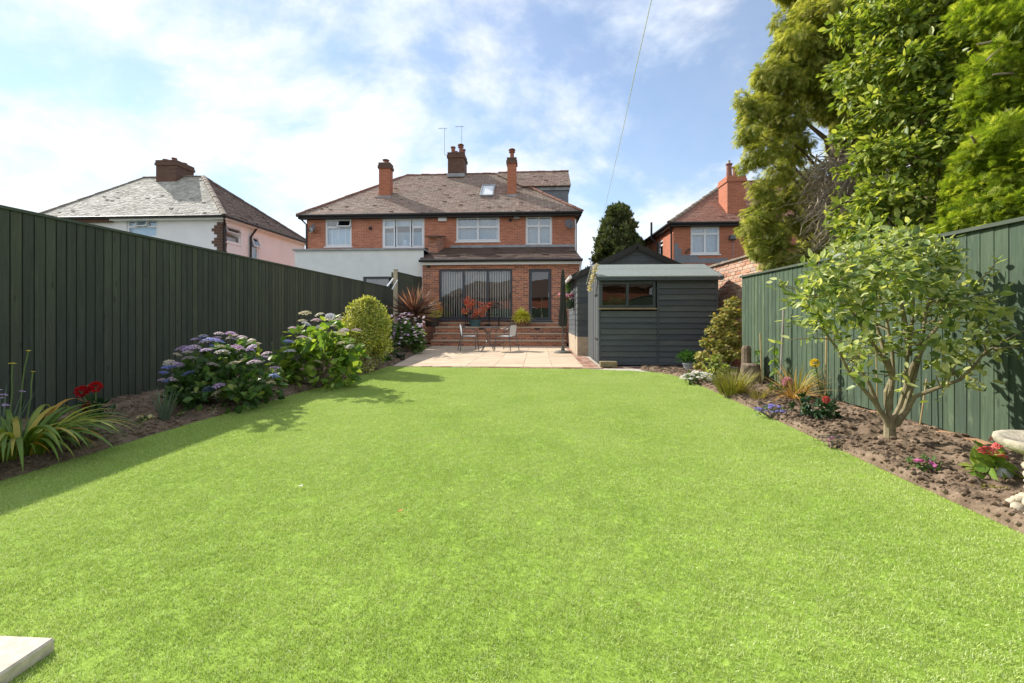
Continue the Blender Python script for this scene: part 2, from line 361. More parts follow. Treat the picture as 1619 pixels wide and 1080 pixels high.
M['fence_cap'] = m_wood('fence_capping', (0.085, 0.105, 0.075), 'y', 0.3)
M['shed'] = m_wood('anthracite_shiplap', (0.082, 0.094, 0.106), 'x', 0.24, rough=0.7, wear=(0.085, 0.095, 0.10), wearamt=0.4)
M['shed_y'] = m_wood('anthracite_shiplap_side', (0.082, 0.093, 0.102), 'y', 0.16, rough=0.7, wear=(0.10, 0.11, 0.115), wearamt=0.4)
M['shed_z'] = m_wood('anthracite_trim', (0.075, 0.085, 0.094), 'z', 0.16, rough=0.7)
M['felt'] = m_plain('mineral_felt', (0.22, 0.245, 0.23), 0.95, var=0.14, scale=22, bump=0.6)
M['timber'] = m_wood('bare_timber', (0.36, 0.25, 0.15), 'x', 0.2)
M['pale_timber'] = m_wood('pale_post', (0.42, 0.36, 0.27), 'z', 0.2)
M['block'] = m_plain('concrete_block', (0.42, 0.34, 0.25), 0.95, var=0.15, scale=9, bump=0.5)
M['galv'] = m_plain('dark_wire', (0.12, 0.12, 0.11), 0.5, metal=0.5)
t = NT('soil'); v = t.world(); n = t.noise(v, 7, 8, 0.65); n2 = t.noise(v, 60, 4, 0.6)
c = t.ramp(n, [(0.3, (0.095, 0.064, 0.043)), (0.5, (0.19, 0.135, 0.092)), (0.72, (0.29, 0.215, 0.152))])
c = t.mix(0.7, c, t.ramp(n2, [(0.3, 0.62), (0.7, 1.3)]), 'MULTIPLY')
M['soil'] = t.bsdf(c, 0.95, t.bump(n2, 0.7, 0.01), spec=0.15)
t = NT('buff_slab'); v = t.world(); r_ = t.rnd(); n = t.noise(v, 3.5, 6); n2 = t.noise(v, 90, 3)
c = t.ramp(n, [(0.3, (0.50, 0.385, 0.27)), (0.7, (0.59, 0.465, 0.34))]); c = t.mix(1.0, c, t.ramp(r_, [(0, 0.90), (1, 1.08)]), 'MULTIPLY'); c = t.mix(0.35, c, t.ramp(n2, [(0.3, 0.7), (0.7, 1.25)]), 'MULTIPLY')
M['slab'] = t.bsdf(c, 0.9, t.bump(n2, 0.25, 0.004), spec=0.2)
t = NT('red_block'); v = t.world(); r_ = t.rnd(); n2 = t.noise(v, 30, 4)
c = t.ramp(r_, [(0, (0.26, 0.13, 0.09)), (0.5, (0.36, 0.21, 0.15)), (1, (0.40, 0.29, 0.22))]); c = t.mix(0.5, c, t.ramp(n2, [(0.3, 0.75), (0.7, 1.2)]), 'MULTIPLY')
M['paver'] = t.bsdf(c, 0.9, t.bump(n2, 0.3, 0.004), spec=0.2)
t = NT('old_brick'); v = t.world(); r_ = t.rnd(); n2 = t.noise(v, 16, 5)
c = t.ramp(r_, [(0, (0.44, 0.20, 0.12)), (0.4, (0.52, 0.29, 0.19)), (0.8, (0.58, 0.38, 0.27)), (1, (0.40, 0.30, 0.24))]); c = t.mix(0.6, c, t.ramp(n2, [(0.3, 0.7), (0.7, 1.25)]), 'MULTIPLY')
M['old_brick'] = t.bsdf(c, 0.9, t.bump(n2, 0.5, 0.008), spec=0.2)
t = NT('ground_earth'); v = t.world(); n = t.noise(v, 0.6, 6)
M['ground'] = t.bsdf(t.ramp(n, [(0.35, (0.05, 0.075, 0.03)), (0.65, (0.12, 0.11, 0.07))]), 0.95, spec=0.1)
t = NT('turf_backing'); v = t.world(); n = t.noise(v, 45, 4)
M['turf'] = t.bsdf(t.ramp(n, [(0.3, (0.16, 0.25, 0.03)), (0.7, (0.30, 0.43, 0.07))]), 0.9, t.bump(n, 0.6, 0.01), spec=0.1)
t = NT('grass_blade'); a_ = t.attr('rnd'); g_ = t.noise(t.world(), 1.6, 4, 0.6)
c = t.ramp(a_, [(0.0, (0.19, 0.29, 0.035)), (0.35, (0.44, 0.58, 0.10)), (0.8, (0.64, 0.75, 0.21)), (1.0, (0.84, 0.86, 0.56))])
c = t.mix(0.9, c, t.ramp(g_, [(0.3, (0.86, 0.90, 0.80)), (0.7, (1.10, 1.06, 1.2))]), 'MULTIPLY')
c = t.mix(t.ramp(t.noise(t.world(), 0.75, 5, 0.65), [(0.48, 0.0), (0.72, 0.35)]), c, (0.66, 0.74, 0.30))
M['grass'] = t.bsdf(c, 0.42, spec=0.55)
tr = t.n('ShaderNodeBsdfTranslucent'); t.l(c, tr.inputs[0]); mm = t.n('ShaderNodeMixShader'); mm.inputs[0].default_value = 0.3
t.l(t.p.outputs[0], mm.inputs[1]); t.l(tr.outputs[0], mm.inputs[2]); t.l(mm.outputs[0], t.out.inputs[0])

# ---------------------------------------------------------------- ground, lawn, beds
def vnoise(x, y, seed=0):
    xi, yi = np.floor(x).astype(int), np.floor(y).astype(int); fx, fy = x - xi, y - yi; fx = fx * fx * (3 - 2 * fx); fy = fy * fy * (3 - 2 * fy)
    def h(a, b): q = (a * 374761393 + b * 668265263 + seed * 1442695041) & 0xffffffff; q = ((q ^ (q >> 13)) * 1274126177) & 0xffffffff; return ((q ^ (q >> 16)) & 0xffff) / 65535.0
    return (h(xi, yi) * (1 - fx) + h(xi + 1, yi) * fx) * (1 - fy) + (h(xi, yi + 1) * (1 - fx) + h(xi + 1, yi + 1) * fx) * fy
def fbm(x, y, f, o=4, seed=0): return sum(vnoise(x * f * 2 ** i, y * f * 2 ** i, seed + i) * 0.5 ** (i + 1) for i in range(o))
g = MB(); g.add([(-400, -400, -0.12), (400, -400, -0.12), (400, 600, -0.12), (-400, 600, -0.12)], [(0, 1, 2, 3)]); tag(g.build('ground', M['ground']), kind='structure')
LAWN = [(-3.25, -1.5), (2.25, -1.5), (2.26, 2.2), (2.30, 3.36), (2.37, 4.9), (2.43, 6.6), (2.44, 7.4), (2.36, 7.95), (2.15, 8.30), (1.75, 8.52), (1.0, 8.74), (0.0, 8.82), (-1.9, 8.90), (-2.7, 8.96), (-3.06, 9.03), (-3.12, 7.36), (-3.20, 5.56), (-3.30, 4.0), (-3.30, 2.5)]
def inside(x, y, poly, inset=0.0):
    ok = np.zeros(x.shape, bool); dm = np.full(x.shape, 1e9); n = len(poly)
    for i in range(n):
        (x0, y0), (x1, y1) = poly[i], poly[(i + 1) % n]
        cnd = ((y0 > y) != (y1 > y)) & (x < (x1 - x0) * (y - y0) / (y1 - y0 + 1e-12) + x0); ok ^= cnd
        t_ = np.clip(((x - x0) * (x1 - x0) + (y - y0) * (y1 - y0)) / ((x1 - x0) ** 2 + (y1 - y0) ** 2), 0, 1)
        dm = np.minimum(dm, np.hypot(x - x0 - t_ * (x1 - x0), y - y0 - t_ * (y1 - y0)))
    return ok & (dm > inset)
g = MB(); g.prism(LAWN, -0.05, 0.0); tag(g.build('lawn', M['turf']), kind='structure')
def turf_patch(k, n=640, rad=0.068):
    a = rng.random(n) * 2 * math.pi; q = rad * np.sqrt(rng.random(n)); P = np.stack([q * np.cos(a), q * np.sin(a), np.full(n, -0.002)], 1)
    D = np.stack([rng.normal(size=n) * .55, rng.normal(size=n) * .55 - 0.1, np.full(n, 1.0)], 1); N = rv(n)
    return leaf_mesh('turf_patch', P, D, N, 0.007 + 0.009 * rng.random(n), T_blade(0.12, 2, -0.4), rng.random(n))
patches = []
for k in range(5):
    me = turf_patch(k); me.materials.append(M['grass']); patches.append(bpy.data.objects.new('turf_patch', me))
gx, gy = np.meshgrid(np.arange(-3.4, 2.6, 0.082), np.arange(0.35, 9.2, 0.082)); gx = gx.ravel() + rng.uniform(-.03, .03, gx.size); gy = gy.ravel() + rng.uniform(-.03, .03, gy.size)
ok = inside(gx, gy, LAWN, 0.045); gx, gy = gx[ok], gy[ok]
me = bpy.data.meshes.new('grass'); me.vertices.add(len(gx)); me.vertices.foreach_set('co', np.stack([gx, gy, np.zeros(len(gx))], 1).ravel())
grass = bpy.data.objects.new('grass', me); col.objects.link(grass)
tag(grass, 'short bright green artificial grass covering the lawn', 'grass', kind='stuff'); me.materials.append(M['grass'])
ng = bpy.data.node_groups.new('grass_cover', 'GeometryNodeTree')
ng.interface.new_socket('Geometry', in_out='INPUT', socket_type='NodeSocketGeometry'); ng.interface.new_socket('Geometry', in_out='OUTPUT', socket_type='NodeSocketGeometry')
gi = ng.nodes.new('NodeGroupInput'); go = ng.nodes.new('NodeGroupOutput'); jn = ng.nodes.new('GeometryNodeJoinGeometry'); m2p = ng.nodes.new('GeometryNodeMeshToPoints'); ng.links.new(gi.outputs[0], m2p.inputs[0])
gti = ng.nodes.new('GeometryNodeGeometryToInstance')
for p_ in patches:
    oi = ng.nodes.new('GeometryNodeObjectInfo'); oi.inputs['Object'].default_value = p_; oi.inputs['As Instance'].default_value = True; ng.links.new(oi.outputs['Geometry'], jn.inputs[0])
iop = ng.nodes.new('GeometryNodeInstanceOnPoints'); ng.links.new(m2p.outputs[0], iop.inputs['Points']); ng.links.new(jn.outputs[0], iop.inputs['Instance']); iop.inputs['Pick Instance'].default_value = True
ri = ng.nodes.new('FunctionNodeRandomValue'); ri.data_type = 'INT'; ri.inputs[4].default_value = 0; ri.inputs[5].default_value = len(patches) - 1; ng.links.new(ri.outputs[2], iop.inputs['Instance Index'])
rr = ng.nodes.new('FunctionNodeRandomValue'); rr.data_type = 'FLOAT_VECTOR'; rr.inputs[0].default_value = (0, 0, -0.9); rr.inputs[1].default_value = (0, 0, 0.9); ng.links.new(rr.outputs[0], iop.inputs['Rotation'])
rs = ng.nodes.new('FunctionNodeRandomValue'); rs.data_type = 'FLOAT'; rs.inputs[2].default_value = 0.85; rs.inputs[3].default_value = 1.2; ng.links.new(rs.outputs[1], iop.inputs['Scale'])
ng.links.new(iop.outputs[0], go.inputs[0])
md = grass.modifiers.new('cover', 'NODES'); md.node_group = ng

def soil_bed(name, xl, xr, y0, y1, seed, step=0.024):
    """cultivated soil: xl(y), xr(y) give its edges"""
    ny = int((y1 - y0) / step); nx = int(max(abs(xr(y) - xl(y)) for y in (y0, (y0 + y1) / 2, y1)) / step)
    yy = np.linspace(y0, y1, ny)[:, None] * np.ones((1, nx)); tt = np.linspace(0, 1, nx)[None, :] * np.ones((ny, 1))
    XL = np.array([xl(y) for y in yy[:, 0]])[:, None]; XR = np.array([xr(y) for y in yy[:, 0]])[:, None]; xx = XL + tt * (XR - XL)
    h = 0.03 + 0.06 * (fbm(xx, yy, 1.3, 3, seed) - .4) + 0.095 * (fbm(xx, yy, 8, 4, seed + 9) - .45) + 0.065 * np.maximum(0, fbm(xx, yy, 17, 2, seed + 5) - .38)
    edge = np.minimum(1, np.minimum(tt, 1 - tt) * 40); h = h * edge - 0.01 * (1 - edge) + 0.012
    mb = np.stack([xx, yy, h], 2).reshape(-1, 3)
    me = bpy.data.meshes.new(name); i = (np.arange(ny - 1)[:, None] * nx + np.arange(nx - 1)[None]).ravel()
    me.from_pydata([tuple(p) for p in mb], [], [(int(a), int(a + 1), int(a + nx + 1), int(a + nx)) for a in i]); me.update(); me.polygons.foreach_set('use_smooth', [True] * len(me.polygons))
    o = link(name, me, M['soil']); tag(o, kind='structure')
    n = int(1150 * (y1 - y0)); k = np.concatenate([rng.integers(0, len(mb), n), rng.integers(0, ny, n // 2) * nx + (rng.random(n // 2) ** 1.5 * nx * .25).astype(int) * (1 if seed == 3 else -1) + (0 if seed == 3 else nx - 1)]); c = MB()
    for q in k:
        p = mb[q]; s_ = 0.003 + 0.019 * random.random() ** 4
        if 0.004 < tt.ravel()[q] < 0.996: c.blob((p[0], p[1], p[2] + s_ * .3), s_, s_ * .9, s_ * .7, 1, 0.25)
    tag(c.build(name.replace('flower_bed', 'soil_clods'), M['soil']), 'loose crumbs of brown soil scattered on the ' + ('shaded' if seed == 1 else 'sunlit') + ' flower bed', 'soil', kind='stuff')
def interp(pts):
    ys, xs = zip(*pts); return lambda y: float(np.interp(y, ys, xs))
soil_bed('flower_bed_left', lambda y: -5.06, interp([(1, -3.27), (2.5, -3.28), (4, -3.28), (5.56, -3.18), (7.36, -3.10), (9.1, -3.05), (15.8, -3.84)]), 1.0, 15.75, 1)
soil_bed('flower_bed_right', interp([(0.6, 2.23), (2.2, 2.24), (3.36, 2.28), (4.9, 2.35), (6.6, 2.41), (7.4, 2.42), (7.95, 2.34), (8.3, 2.2), (8.75, 2.0)]), lambda y: 3.5 if y < 7.6 else 4.15, 0.6, 8.85, 3)

# ---------------------------------------------------------------- patio, edging, steps
def clip_half(poly, a, b, c):
    out = []
    for i in range(len(poly)):
        p, q = poly[i], poly[(i + 1) % len(poly)]; fp, fq = a * p[0] + b * p[1] + c, a * q[0] + b * q[1] + c
        if fp >= 0: out.append(p)
        if (fp >= 0) != (fq >= 0): k = fp / (fp - fq); out.append((p[0] + (q[0] - p[0]) * k, p[1] + (q[1] - p[1]) * k))
    return out
patio = MB(); patio.prism([(-4.0, 9.0), (1.42, 8.5), (4.1, 8.4), (4.1, 11.8), (1.42, 11.8), (1.42, 15.9), (-4.0, 15.9)], -0.1, -0.012)
patio = tag(patio.build('patio', M['mortar']), kind='structure')
L0, L1 = (-3.02, 9.1), (-3.80, 15.8)                      # left edge of the paving against the bed
la, lb = (L1[1] - L0[1]), -(L1[0] - L0[0]); lc = -(la * L0[0] + lb * L0[1])
for i in range(-1, 8):
    for j in range(12):
        x0, y0 = -3.3 + i * 0.6 - (0.3 if i < 0 else 0), 9.12 + j * 0.6; x1, y1 = -3.3 + (i + 1) * 0.6, min(y0 + 0.6, 15.79)
        if x1 > 0.93: x1 = 0.93
        if y1 - y0 < .05: continue
        p = clip_half([(x0 + .004, y0 + .004), (x1 - .004, y0 + .004), (x1 - .004, y1 - .004), (x0 + .004, y1 - .004)], la, lb, lc)
        if len(p) < 3: continue
        z = random.uniform(-.002, .002); s_ = MB().prism(p, -0.04, z); s_.build('paving_slab', M['slab'], patio)
for k in range(21):                                        # sett edging against the lawn
    x0 = -3.0 + k * 0.205; yb = 9.02 - 0.12 * (x0 + 3.0) / 4.1
    MB().bevbox(x0 + .004, x0 + .201, yb - .02, yb + .09, -0.05, 0.004 + random.uniform(-.003, .003), .005).build('edging_sett', M['paver'], patio)
for i in range(3):                                         # red block path beside the shed
    for j in range(32):
        x0, y0 = 0.945 + i * 0.108, 8.86 + j * 0.208 + (0.1 if i % 2 else 0)
        if y0 > 11.8 and i > 0: continue
        MB().bevbox(x0 + .003, x0 + .105, y0 + .003, y0 + .205, -0.05, random.uniform(-.003, .003), .004).build('block_paver', M['paver'], patio)
for k in range(12):
    x0 = 1.3 + k * 0.21; MB().bevbox(x0 + .004, x0 + .206, 8.98 + .02 * (k % 2), 9.3, -0.06, -0.004 + random.uniform(-.006, .004), .006).build('block_paver', M['paver'], patio)
SX0, SX1 = -3.86, 1.03
steps = thing('garden_steps', 'brick garden steps with buff slab treads rising from the patio to the doors', 'steps', (-1.4, 15.8, 0))
for (y0, y1, z0, z1) in ((15.80, 17.66, -0.05, 0.165), (16.16, 17.66, 0.165, 0.405), (16.52, 17.66, 0.405, 0.635), (17.22, 17.66, 0.635, 0.785)):
    MB().box(SX0, SX1 if z1 < .6 else 0.9, y0, y1, z0, z1 - .001).build('brick_riser', M['brick_ext'], steps)
    n = 6
    for k in range(n):
        w = (SX1 - SX0) / n; b = 16.16 + .0 if z1 < .2 else (16.52 if z1 < .5 else (17.22 if z1 < .7 else 17.66))
        MB().bevbox(SX0 + k * w + .003, SX0 + (k + 1) * w - .003, y0 - .035, b - .002, z1, z1 + .04 + random.uniform(-.002, .002), .006).build('tread_slab', M['slab'], steps)
for (x, z) in ((-2.72, .735), (-1.95, .735), (-.55, .735), (-2.1, .60), (-.02, .60)):      # dark air bricks
    MB().box(x - .1, x + .1, (17.205 if z > .7 else 16.508), (17.23 if z > .7 else 16.53), z - .03, z + .03).build('air_brick', M['black'], steps)

# ---------------------------------------------------------------- fences
def feather_board(name, w, h, th0, th1, mat, parent, M4):
    """one feather-edge board: thick edge th1 overlaps the next board's thin edge; built along local x, facing -y"""
    key = ('fb', round(w, 3), round(h, 2), th0); me = MESH.get(key)
    if me is None:
        mb = MB(); mb.add([(0, -th0, 0), (w, -th1, 0), (w, 0, 0), (0, 0, 0), (0, -th0, h), (w, -th1, h), (w, 0, h), (0, 0, h)], [(0, 3, 2, 1), (4, 5, 6, 7), (0, 1, 5, 4), (1, 2, 6, 5), (2, 3, 7, 6), (3, 0, 4, 7)]); me = mb.mesh('board'); MESH[key] = me
    o = link(name, me if not me.materials or me.materials[0] == mat else me.copy(), mat, parent, False); o.matrix_basis = M4; return o
MESH = {}
def board_fence(name, label, ax, ay, bx, by, z0, h, pitch, mat, cap, flip, post_step=1.83, zb=0.0, group=None, gap=True):
    d = Vector((bx - ax, by - ay, 0)); Ln = d.length; d.normalize(); root = thing(name, label, 'fence', (ax, ay, z0), group)
    ang = math.atan2(d.y, d.x); n = int(Ln / pitch)
    for k in range(n):
        s0 = k * pitch; w = pitch + 0.016; hh = h + random.choice((-.006, -.003, 0, .003))
        # boards face the garden: local -y is the garden side
        if flip: Mx = Matrix.Translation((d.x * (s0 + pitch), d.y * (s0 + pitch), zb + random.uniform(-.004, .004))) @ Matrix.Rotation(ang + math.pi + random.uniform(-.004, .004), 4, 'Z')
        else: Mx = Matrix.Translation((d.x * s0, d.y * s0, zb + random.uniform(-.004, .004))) @ Matrix.Rotation(ang + random.uniform(-.004, .004), 4, 'Z')
        if gap: feather_board('board', pitch - .013, round(hh, 3), 0.026, 0.026, mat, root, Mx)
        else: feather_board('board', w, round(hh, 3), 0.008, 0.0135, mat, root, Mx)
    if gap: MB().bar((d * .0 + Vector((0, 0, (h + zb) / 2 - .02))), d * Ln + Vector((0, 0, (h + zb) / 2 - .02)), 0.010, h - .05).build('backing_board', mat, root, False)
    nrm = Vector((d.y, -d.x, 0)) * (-1 if flip else 1)               # towards the garden
    a = Vector((0, 0, h + zb + .012)); b = d * Ln + a
    MB().bar(a + nrm * .005, b + nrm * .005, 0.075, 0.028).build('capping_rail', cap, root, False)
    for zz in (0.3, h * .55, h - .2):
        MB().bar(-nrm * .045 + Vector((0, 0, zz)), d * Ln - nrm * .045 + Vector((0, 0, zz)), 0.05, 0.08).build('back_rail', mat, root, False)
    q = 0.0
    while q < Ln: MB().bar(d * q - nrm * .115 + Vector((0, 0, -.1)), d * q - nrm * .115 + Vector((0, 0, h + .0)), .09, .09, (1, 0, 0)).build('post', mat, root, False); q += post_step
    return root, d, nrm
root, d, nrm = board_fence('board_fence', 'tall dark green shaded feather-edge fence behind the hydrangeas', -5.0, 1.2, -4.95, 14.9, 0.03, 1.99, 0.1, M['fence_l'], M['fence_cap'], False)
MB().tube([(d * s_ + nrm * .03 + Vector((0, 0, .0 + .015 * math.sin(s_ * 2.1))))[:] for s_ in np.arange(0, 13.6, .4)], .008, 6).build('cable', M['galv'], root, False)
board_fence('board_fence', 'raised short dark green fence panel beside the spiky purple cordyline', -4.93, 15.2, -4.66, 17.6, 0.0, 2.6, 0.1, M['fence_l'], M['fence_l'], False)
p = thing('fence_post', 'pale square timber post at the end of the raised fence panel', 'post', (-4.93, 15.14, 0)); MB().bevbox(-4.99, -4.87, 15.08, 15.19, 0.02, 2.66, .008).build('shaft', M['pale_timber'], p); MB().bevbox(-5.0, -4.86, 15.07, 15.2, 2.661, 2.70, .01).build('cap', M['pale_timber'], p)
p = thing('sloping_trim', 'pair of white sloping trim boards where the two fence heights meet', 'trim', (-4.97, 14.9, 2.0))
MB().bar((-5.02, 14.4, 1.98), (-4.99, 15.05, 2.36), .03, .06).build('trim_board', M['white'], p); MB().bar((-4.86, 14.55, 1.96), (-4.84, 15.06, 2.32), .025, .035).build('trim_board', M['white'], p)
root, d, nrm = board_fence('board_fence', 'sunlit green feather-edge fence behind the multi-stemmed camellia', 3.4, 1.0, 3.42, 7.62, 0.05, 1.61, 0.105, M['fence_r'], M['fence_cap'], True, zb=0.02, gap=False)
gb = MB()
for k in range(50):
    y = 1.0 + k * .132; gb.bar((3.375, y, .0 + .01 * math.sin(k)), (3.375, y + .13, .0 + .01 * math.sin(k + 1)), .05, .10 + .02 * (k % 2))
gb.build('gravel_board', m_plain('orange_gravel_board', (0.38, 0.22, 0.12), .9, var=.25), root)

board_fence('board_fence', 'plain green fence closing the bottom end of the garden', -4.95, -2.4, 3.4, -2.4, 0.0, 1.8, 0.125, M['fence_r'], M['fence_cap'], True, gap=False)  # unseen fence, added to shape the reflections in the door glass
# ---------------------------------------------------------------- brick boundary wall: every brick its own piece
wall = thing('brick_wall', 'old pale orange brick boundary wall with ragged tile coping behind the shed', 'wall', (4.3, 8.3, 0))
MB().box(4.225, 4.42, 8.25, 11.75, -0.1, 2.22).build('mortar_core', M['mortar'], wall); MB().box(4.216, 4.226, 8.25, 11.75, -0.1, 0.91).build('lower_courses', M['brick_orange'], wall)
bme = MB().bevbox(-.1, .0, 0.006, .219, .005, .070, .006).mesh('brick')
for r_ in range(12, 29):
    for k in range(16):
        y = 8.25 + k * .225 - (.112 if r_ % 2 else 0); o = link('brick', bme, M['old_brick'], wall)
        o.location = (4.315 + random.uniform(-.004, .004), max(y, 8.2), r_ * .0765 + .0)
for k in range(24): 
    o = MB().bevbox(4.16, 4.48, 8.2 + k * .15, 8.345 + k * .15, 2.222, 2.262 + random.uniform(0, .02), .008).build('coping_tile', M['ridge_grey'], wall)
MB().bar((4.14, 8.16, 1.7), (4.10, 8.42, 2.32), .03, .05).build('white_strap', M['white'], wall)

# ---------------------------------------------------------------- building helpers
def wall_open(mb, x0, x1, z0, z1, Y, ops, reveal=0.12, X=None):
    """a wall sheet facing -y (or facing -x/+x when X is given: then x means world y) with real openings and reveals"""
    xs = sorted({x0, x1, *[o[0] for o in ops], *[o[1] for o in ops]}); zs = sorted({z0, z1, *[o[2] for o in ops], *[o[3] for o in ops]})
    def pt(u, d, z): return (u, Y + d, z) if X is None else (X + d, u, z)
    for i in range(len(xs) - 1):
        for j in range(len(zs) - 1):
            cx, cz = (xs[i] + xs[i + 1]) / 2, (zs[j] + zs[j + 1]) / 2
            if any(o[0] < cx < o[1] and o[2] < cz < o[3] for o in ops): continue
            mb.add([pt(xs[i], 0, zs[j]), pt(xs[i + 1], 0, zs[j]), pt(xs[i + 1], 0, zs[j + 1]), pt(xs[i], 0, zs[j + 1])], [(0, 1, 2, 3)])
    for (a, b, c, d) in ops:
        r = reveal
        for q in ([(a, c), (a, d)], [(b, d), (b, c)], [(a, d), (b, d)], [(b, c), (a, c)]):
            mb.add([pt(q[0][0], 0, q[0][1]), pt(q[1][0], 0, q[1][1]), pt(q[1][0], r, q[1][1]), pt(q[0][0], r, q[0][1])], [(0, 1, 2, 3)])
    return mb
def window(parent, x0, x1, z0, z1, Y, panes, frame, bar=0.055, face='-y', X=None, curtain=None, sill=True, name='window', glass='glass', openp=(), deep=0.9, set_in=0.05):
    """frame with panes given as fractions (u0,u1,v0,v1); a real dark room behind the glass. face: '-y', '+x' or '-x' """
    W, H = x1 - x0, z1 - z0
    base = {'-y': Matrix.Translation((x0, Y, z0)), '+x': Matrix.Translation((X or 0, x0, z0)) @ Matrix.Rotation(R(90), 4, 'Z'), '-x': Matrix.Translation((X or 0, x1, z0)) @ Matrix.Rotation(R(-90), 4, 'Z')}[face]
    us = sorted({0., 1., *[p[0] for p in panes], *[p[1] for p in panes]})
    f = MB(); d0, d1 = set_in, set_in + 0.07
    f.box(0, bar, d0, d1, 0, H); f.box(W - bar, W, d0, d1, 0, H); f.box(bar, W - bar, d0, d1, H - bar, H); f.box(bar, W - bar, d0, d1, 0, bar)
    o = f.build(name, frame, parent); inv = o.matrix_parent_inverse.copy(); o.matrix_basis = base
    for (u0, u1, v0, v1) in panes:
        a, b, c, d = u0 * W, u1 * W, v0 * H, v1 * H; fb = MB(); q = bar * .75
        tilt = (u0, u1, v0, v1) in openp
        A, B, C, D_ = a + (bar if u0 == 0 else 0) + .002, b - (bar if u1 == 1 else 0) - .002, c + (bar if v0 == 0 else 0) + .002, d - (bar if v1 == 1 else 0) - .002
        if tilt: A -= .03; B += .03; C -= .03; D_ += .02
        fb.box(A, A + q, d0 - .012, d1 - .01, C, D_); fb.box(B - q, B, d0 - .012, d1 - .01, C, D_); fb.box(A + q, B - q, d0 - .012, d1 - .01, D_ - q, D_); fb.box(A + q, B - q, d0 - .012, d1 - .01, C, C + q)
        Mt = Matrix.Identity(4)
        if tilt: Mt = Matrix.Translation((0, d0, D_)) @ Matrix.Rotation(R(-22), 4, 'X') @ Matrix.Translation((0, -d0 - .03, -D_))
        s_ = fb.build('sash', frame, o, False); s_.matrix_basis = Mt
        gq = MB().add([(A + q, d0 + .02, C + q), (B - q, d0 + .02, C + q), (B - q, d0 + .02, D_ - q), (A + q, d0 + .02, D_ - q)], [(0, 1, 2, 3)]).build('pane', M[glass], o, False); gq.matrix_basis = Mt
    rm = MB(); y0, y1 = d1 + .03, deep
    rm.add([(.01, y1, -.0), (W - .01, y1, -.0), (W - .01, y1, H), (.01, y1, H), (.01, y0, 0), (W - .01, y0, 0), (W - .01, y0, H), (.01, y0, H)], [(0, 1, 2, 3), (0, 4, 5, 1), (1, 5, 6, 2), (2, 6, 7, 3), (3, 7, 4, 0)])
    rm.build('interior', M['room'], o, False)
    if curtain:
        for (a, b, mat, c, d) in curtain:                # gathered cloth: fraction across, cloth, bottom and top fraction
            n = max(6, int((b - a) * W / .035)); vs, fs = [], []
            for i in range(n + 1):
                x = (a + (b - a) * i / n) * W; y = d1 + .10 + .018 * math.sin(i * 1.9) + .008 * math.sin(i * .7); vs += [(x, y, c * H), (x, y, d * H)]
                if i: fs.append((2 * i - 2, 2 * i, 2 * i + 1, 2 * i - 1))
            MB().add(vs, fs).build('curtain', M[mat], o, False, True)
    if sill: MB().bevbox(-.05, W + .05, -.04, d0, -.06, -.002, .008).build('sill', frame, o, False)
    return o
def roof_tiles(mb, e0, e1, r1, r0, tw=0.17, th=0.11, lift=0.02, jit=0.006):
    """plain tiles on the slope e0-e1 (eaves) to r0-r1 (ridge): each its own slightly tilted piece"""
    e0, e1, r0, r1 = map(Vector, (e0, e1, r0, r1)); nrm = (e1 - e0).cross(r0 - e0).normalized()
    if nrm.z < 0: nrm = -nrm
    up = (r0 + r1) / 2 - (e0 + e1) / 2; ax = (e1 - e0).normalized(); H = (up - ax * up.dot(ax)).length; n = max(3, int(H / th)); upv = (up - ax * up.dot(ax)).normalized()
    for i in range(n):
        t0, t1 = i / n, (i + 1) / n; a, b = e0.lerp(r0, t0), e1.lerp(r1, t0); a2, b2 = e0.lerp(r0, t1), e1.lerp(r1, t1)
        u0 = min((a - e0).dot(ax), (a2 - e0).dot(ax)); u1 = max((b - e0).dot(ax), (b2 - e0).dot(ax)); base = e0 + upv * (H * t0); du = upv * (H / n)
        lo0, lo1 = (a - e0).dot(ax), (b - e0).dot(ax); hi0, hi1 = (a2 - e0).dot(ax), (b2 - e0).dot(ax)
        k = u0 - (tw / 2 if i % 2 else 0)
        while k < u1:
            x0, x1 = k + .003, k + tw - .003; k += tw
            c0, c1 = max(x0, lo0), min(x1, lo1); d0, d1 = max(x0, hi0), min(x1, hi1)
            if c1 <= c0: continue
            if d1 <= d0: d0 = d1 = min(max((c0 + c1) / 2, hi0), hi1)
            j0, j1 = random.uniform(-1, 1) * jit, random.uniform(-1, 1) * jit
            j0 += (random.random() < .015) * .03
            p0, p1 = base + ax * c0 + nrm * (lift + j0), base + ax * c1 + nrm * (lift + j0 + j1 * .4); p2, p3 = base + ax * d1 + du + nrm * (.004), base + ax * d0 + du + nrm * .004
            q0, q1 = p0 - nrm * (lift + j0 + .02), p1 - nrm * (lift + j0 + .02)
            mb.add([p0, p1, p2, p3, q0, q1], [(0, 1, 2, 3), (4, 5, 1, 0)])
    return mb
def ridge_run(parent, a, b, mat, rad=0.11, step=0.45, name='ridge_tile'):
    a, b = Vector(a), Vector(b); L = (b - a).length; n = max(2, round(L / step)); d = (b - a) / n
    side = d.cross(Vector((0, 0, 1))).normalized(); up = side.cross(d).normalized()
    me = MB(); vs, fs = [], []
    ln = d.length
    for k in range(2):
        for i in range(7):
            t = math.pi * i / 6; r = rad * (1.0 if k else 1.13); p = d * (k * 1.04) + side * math.cos(t) * r + up * (math.sin(t) * r * .75 - .02); vs.append(p)
    fs = [(i, i + 1, 8 + i, 7 + i) for i in range(6)] + [tuple(range(6, -1, -1)), tuple(range(7, 14))]
    m_ = MB().add(vs, fs); me = m_.mesh(name)
    for k in range(n):
        o = link(name, me, mat, parent); o.location = a + d * k + Vector((0, 0, random.uniform(-.012, .012)))
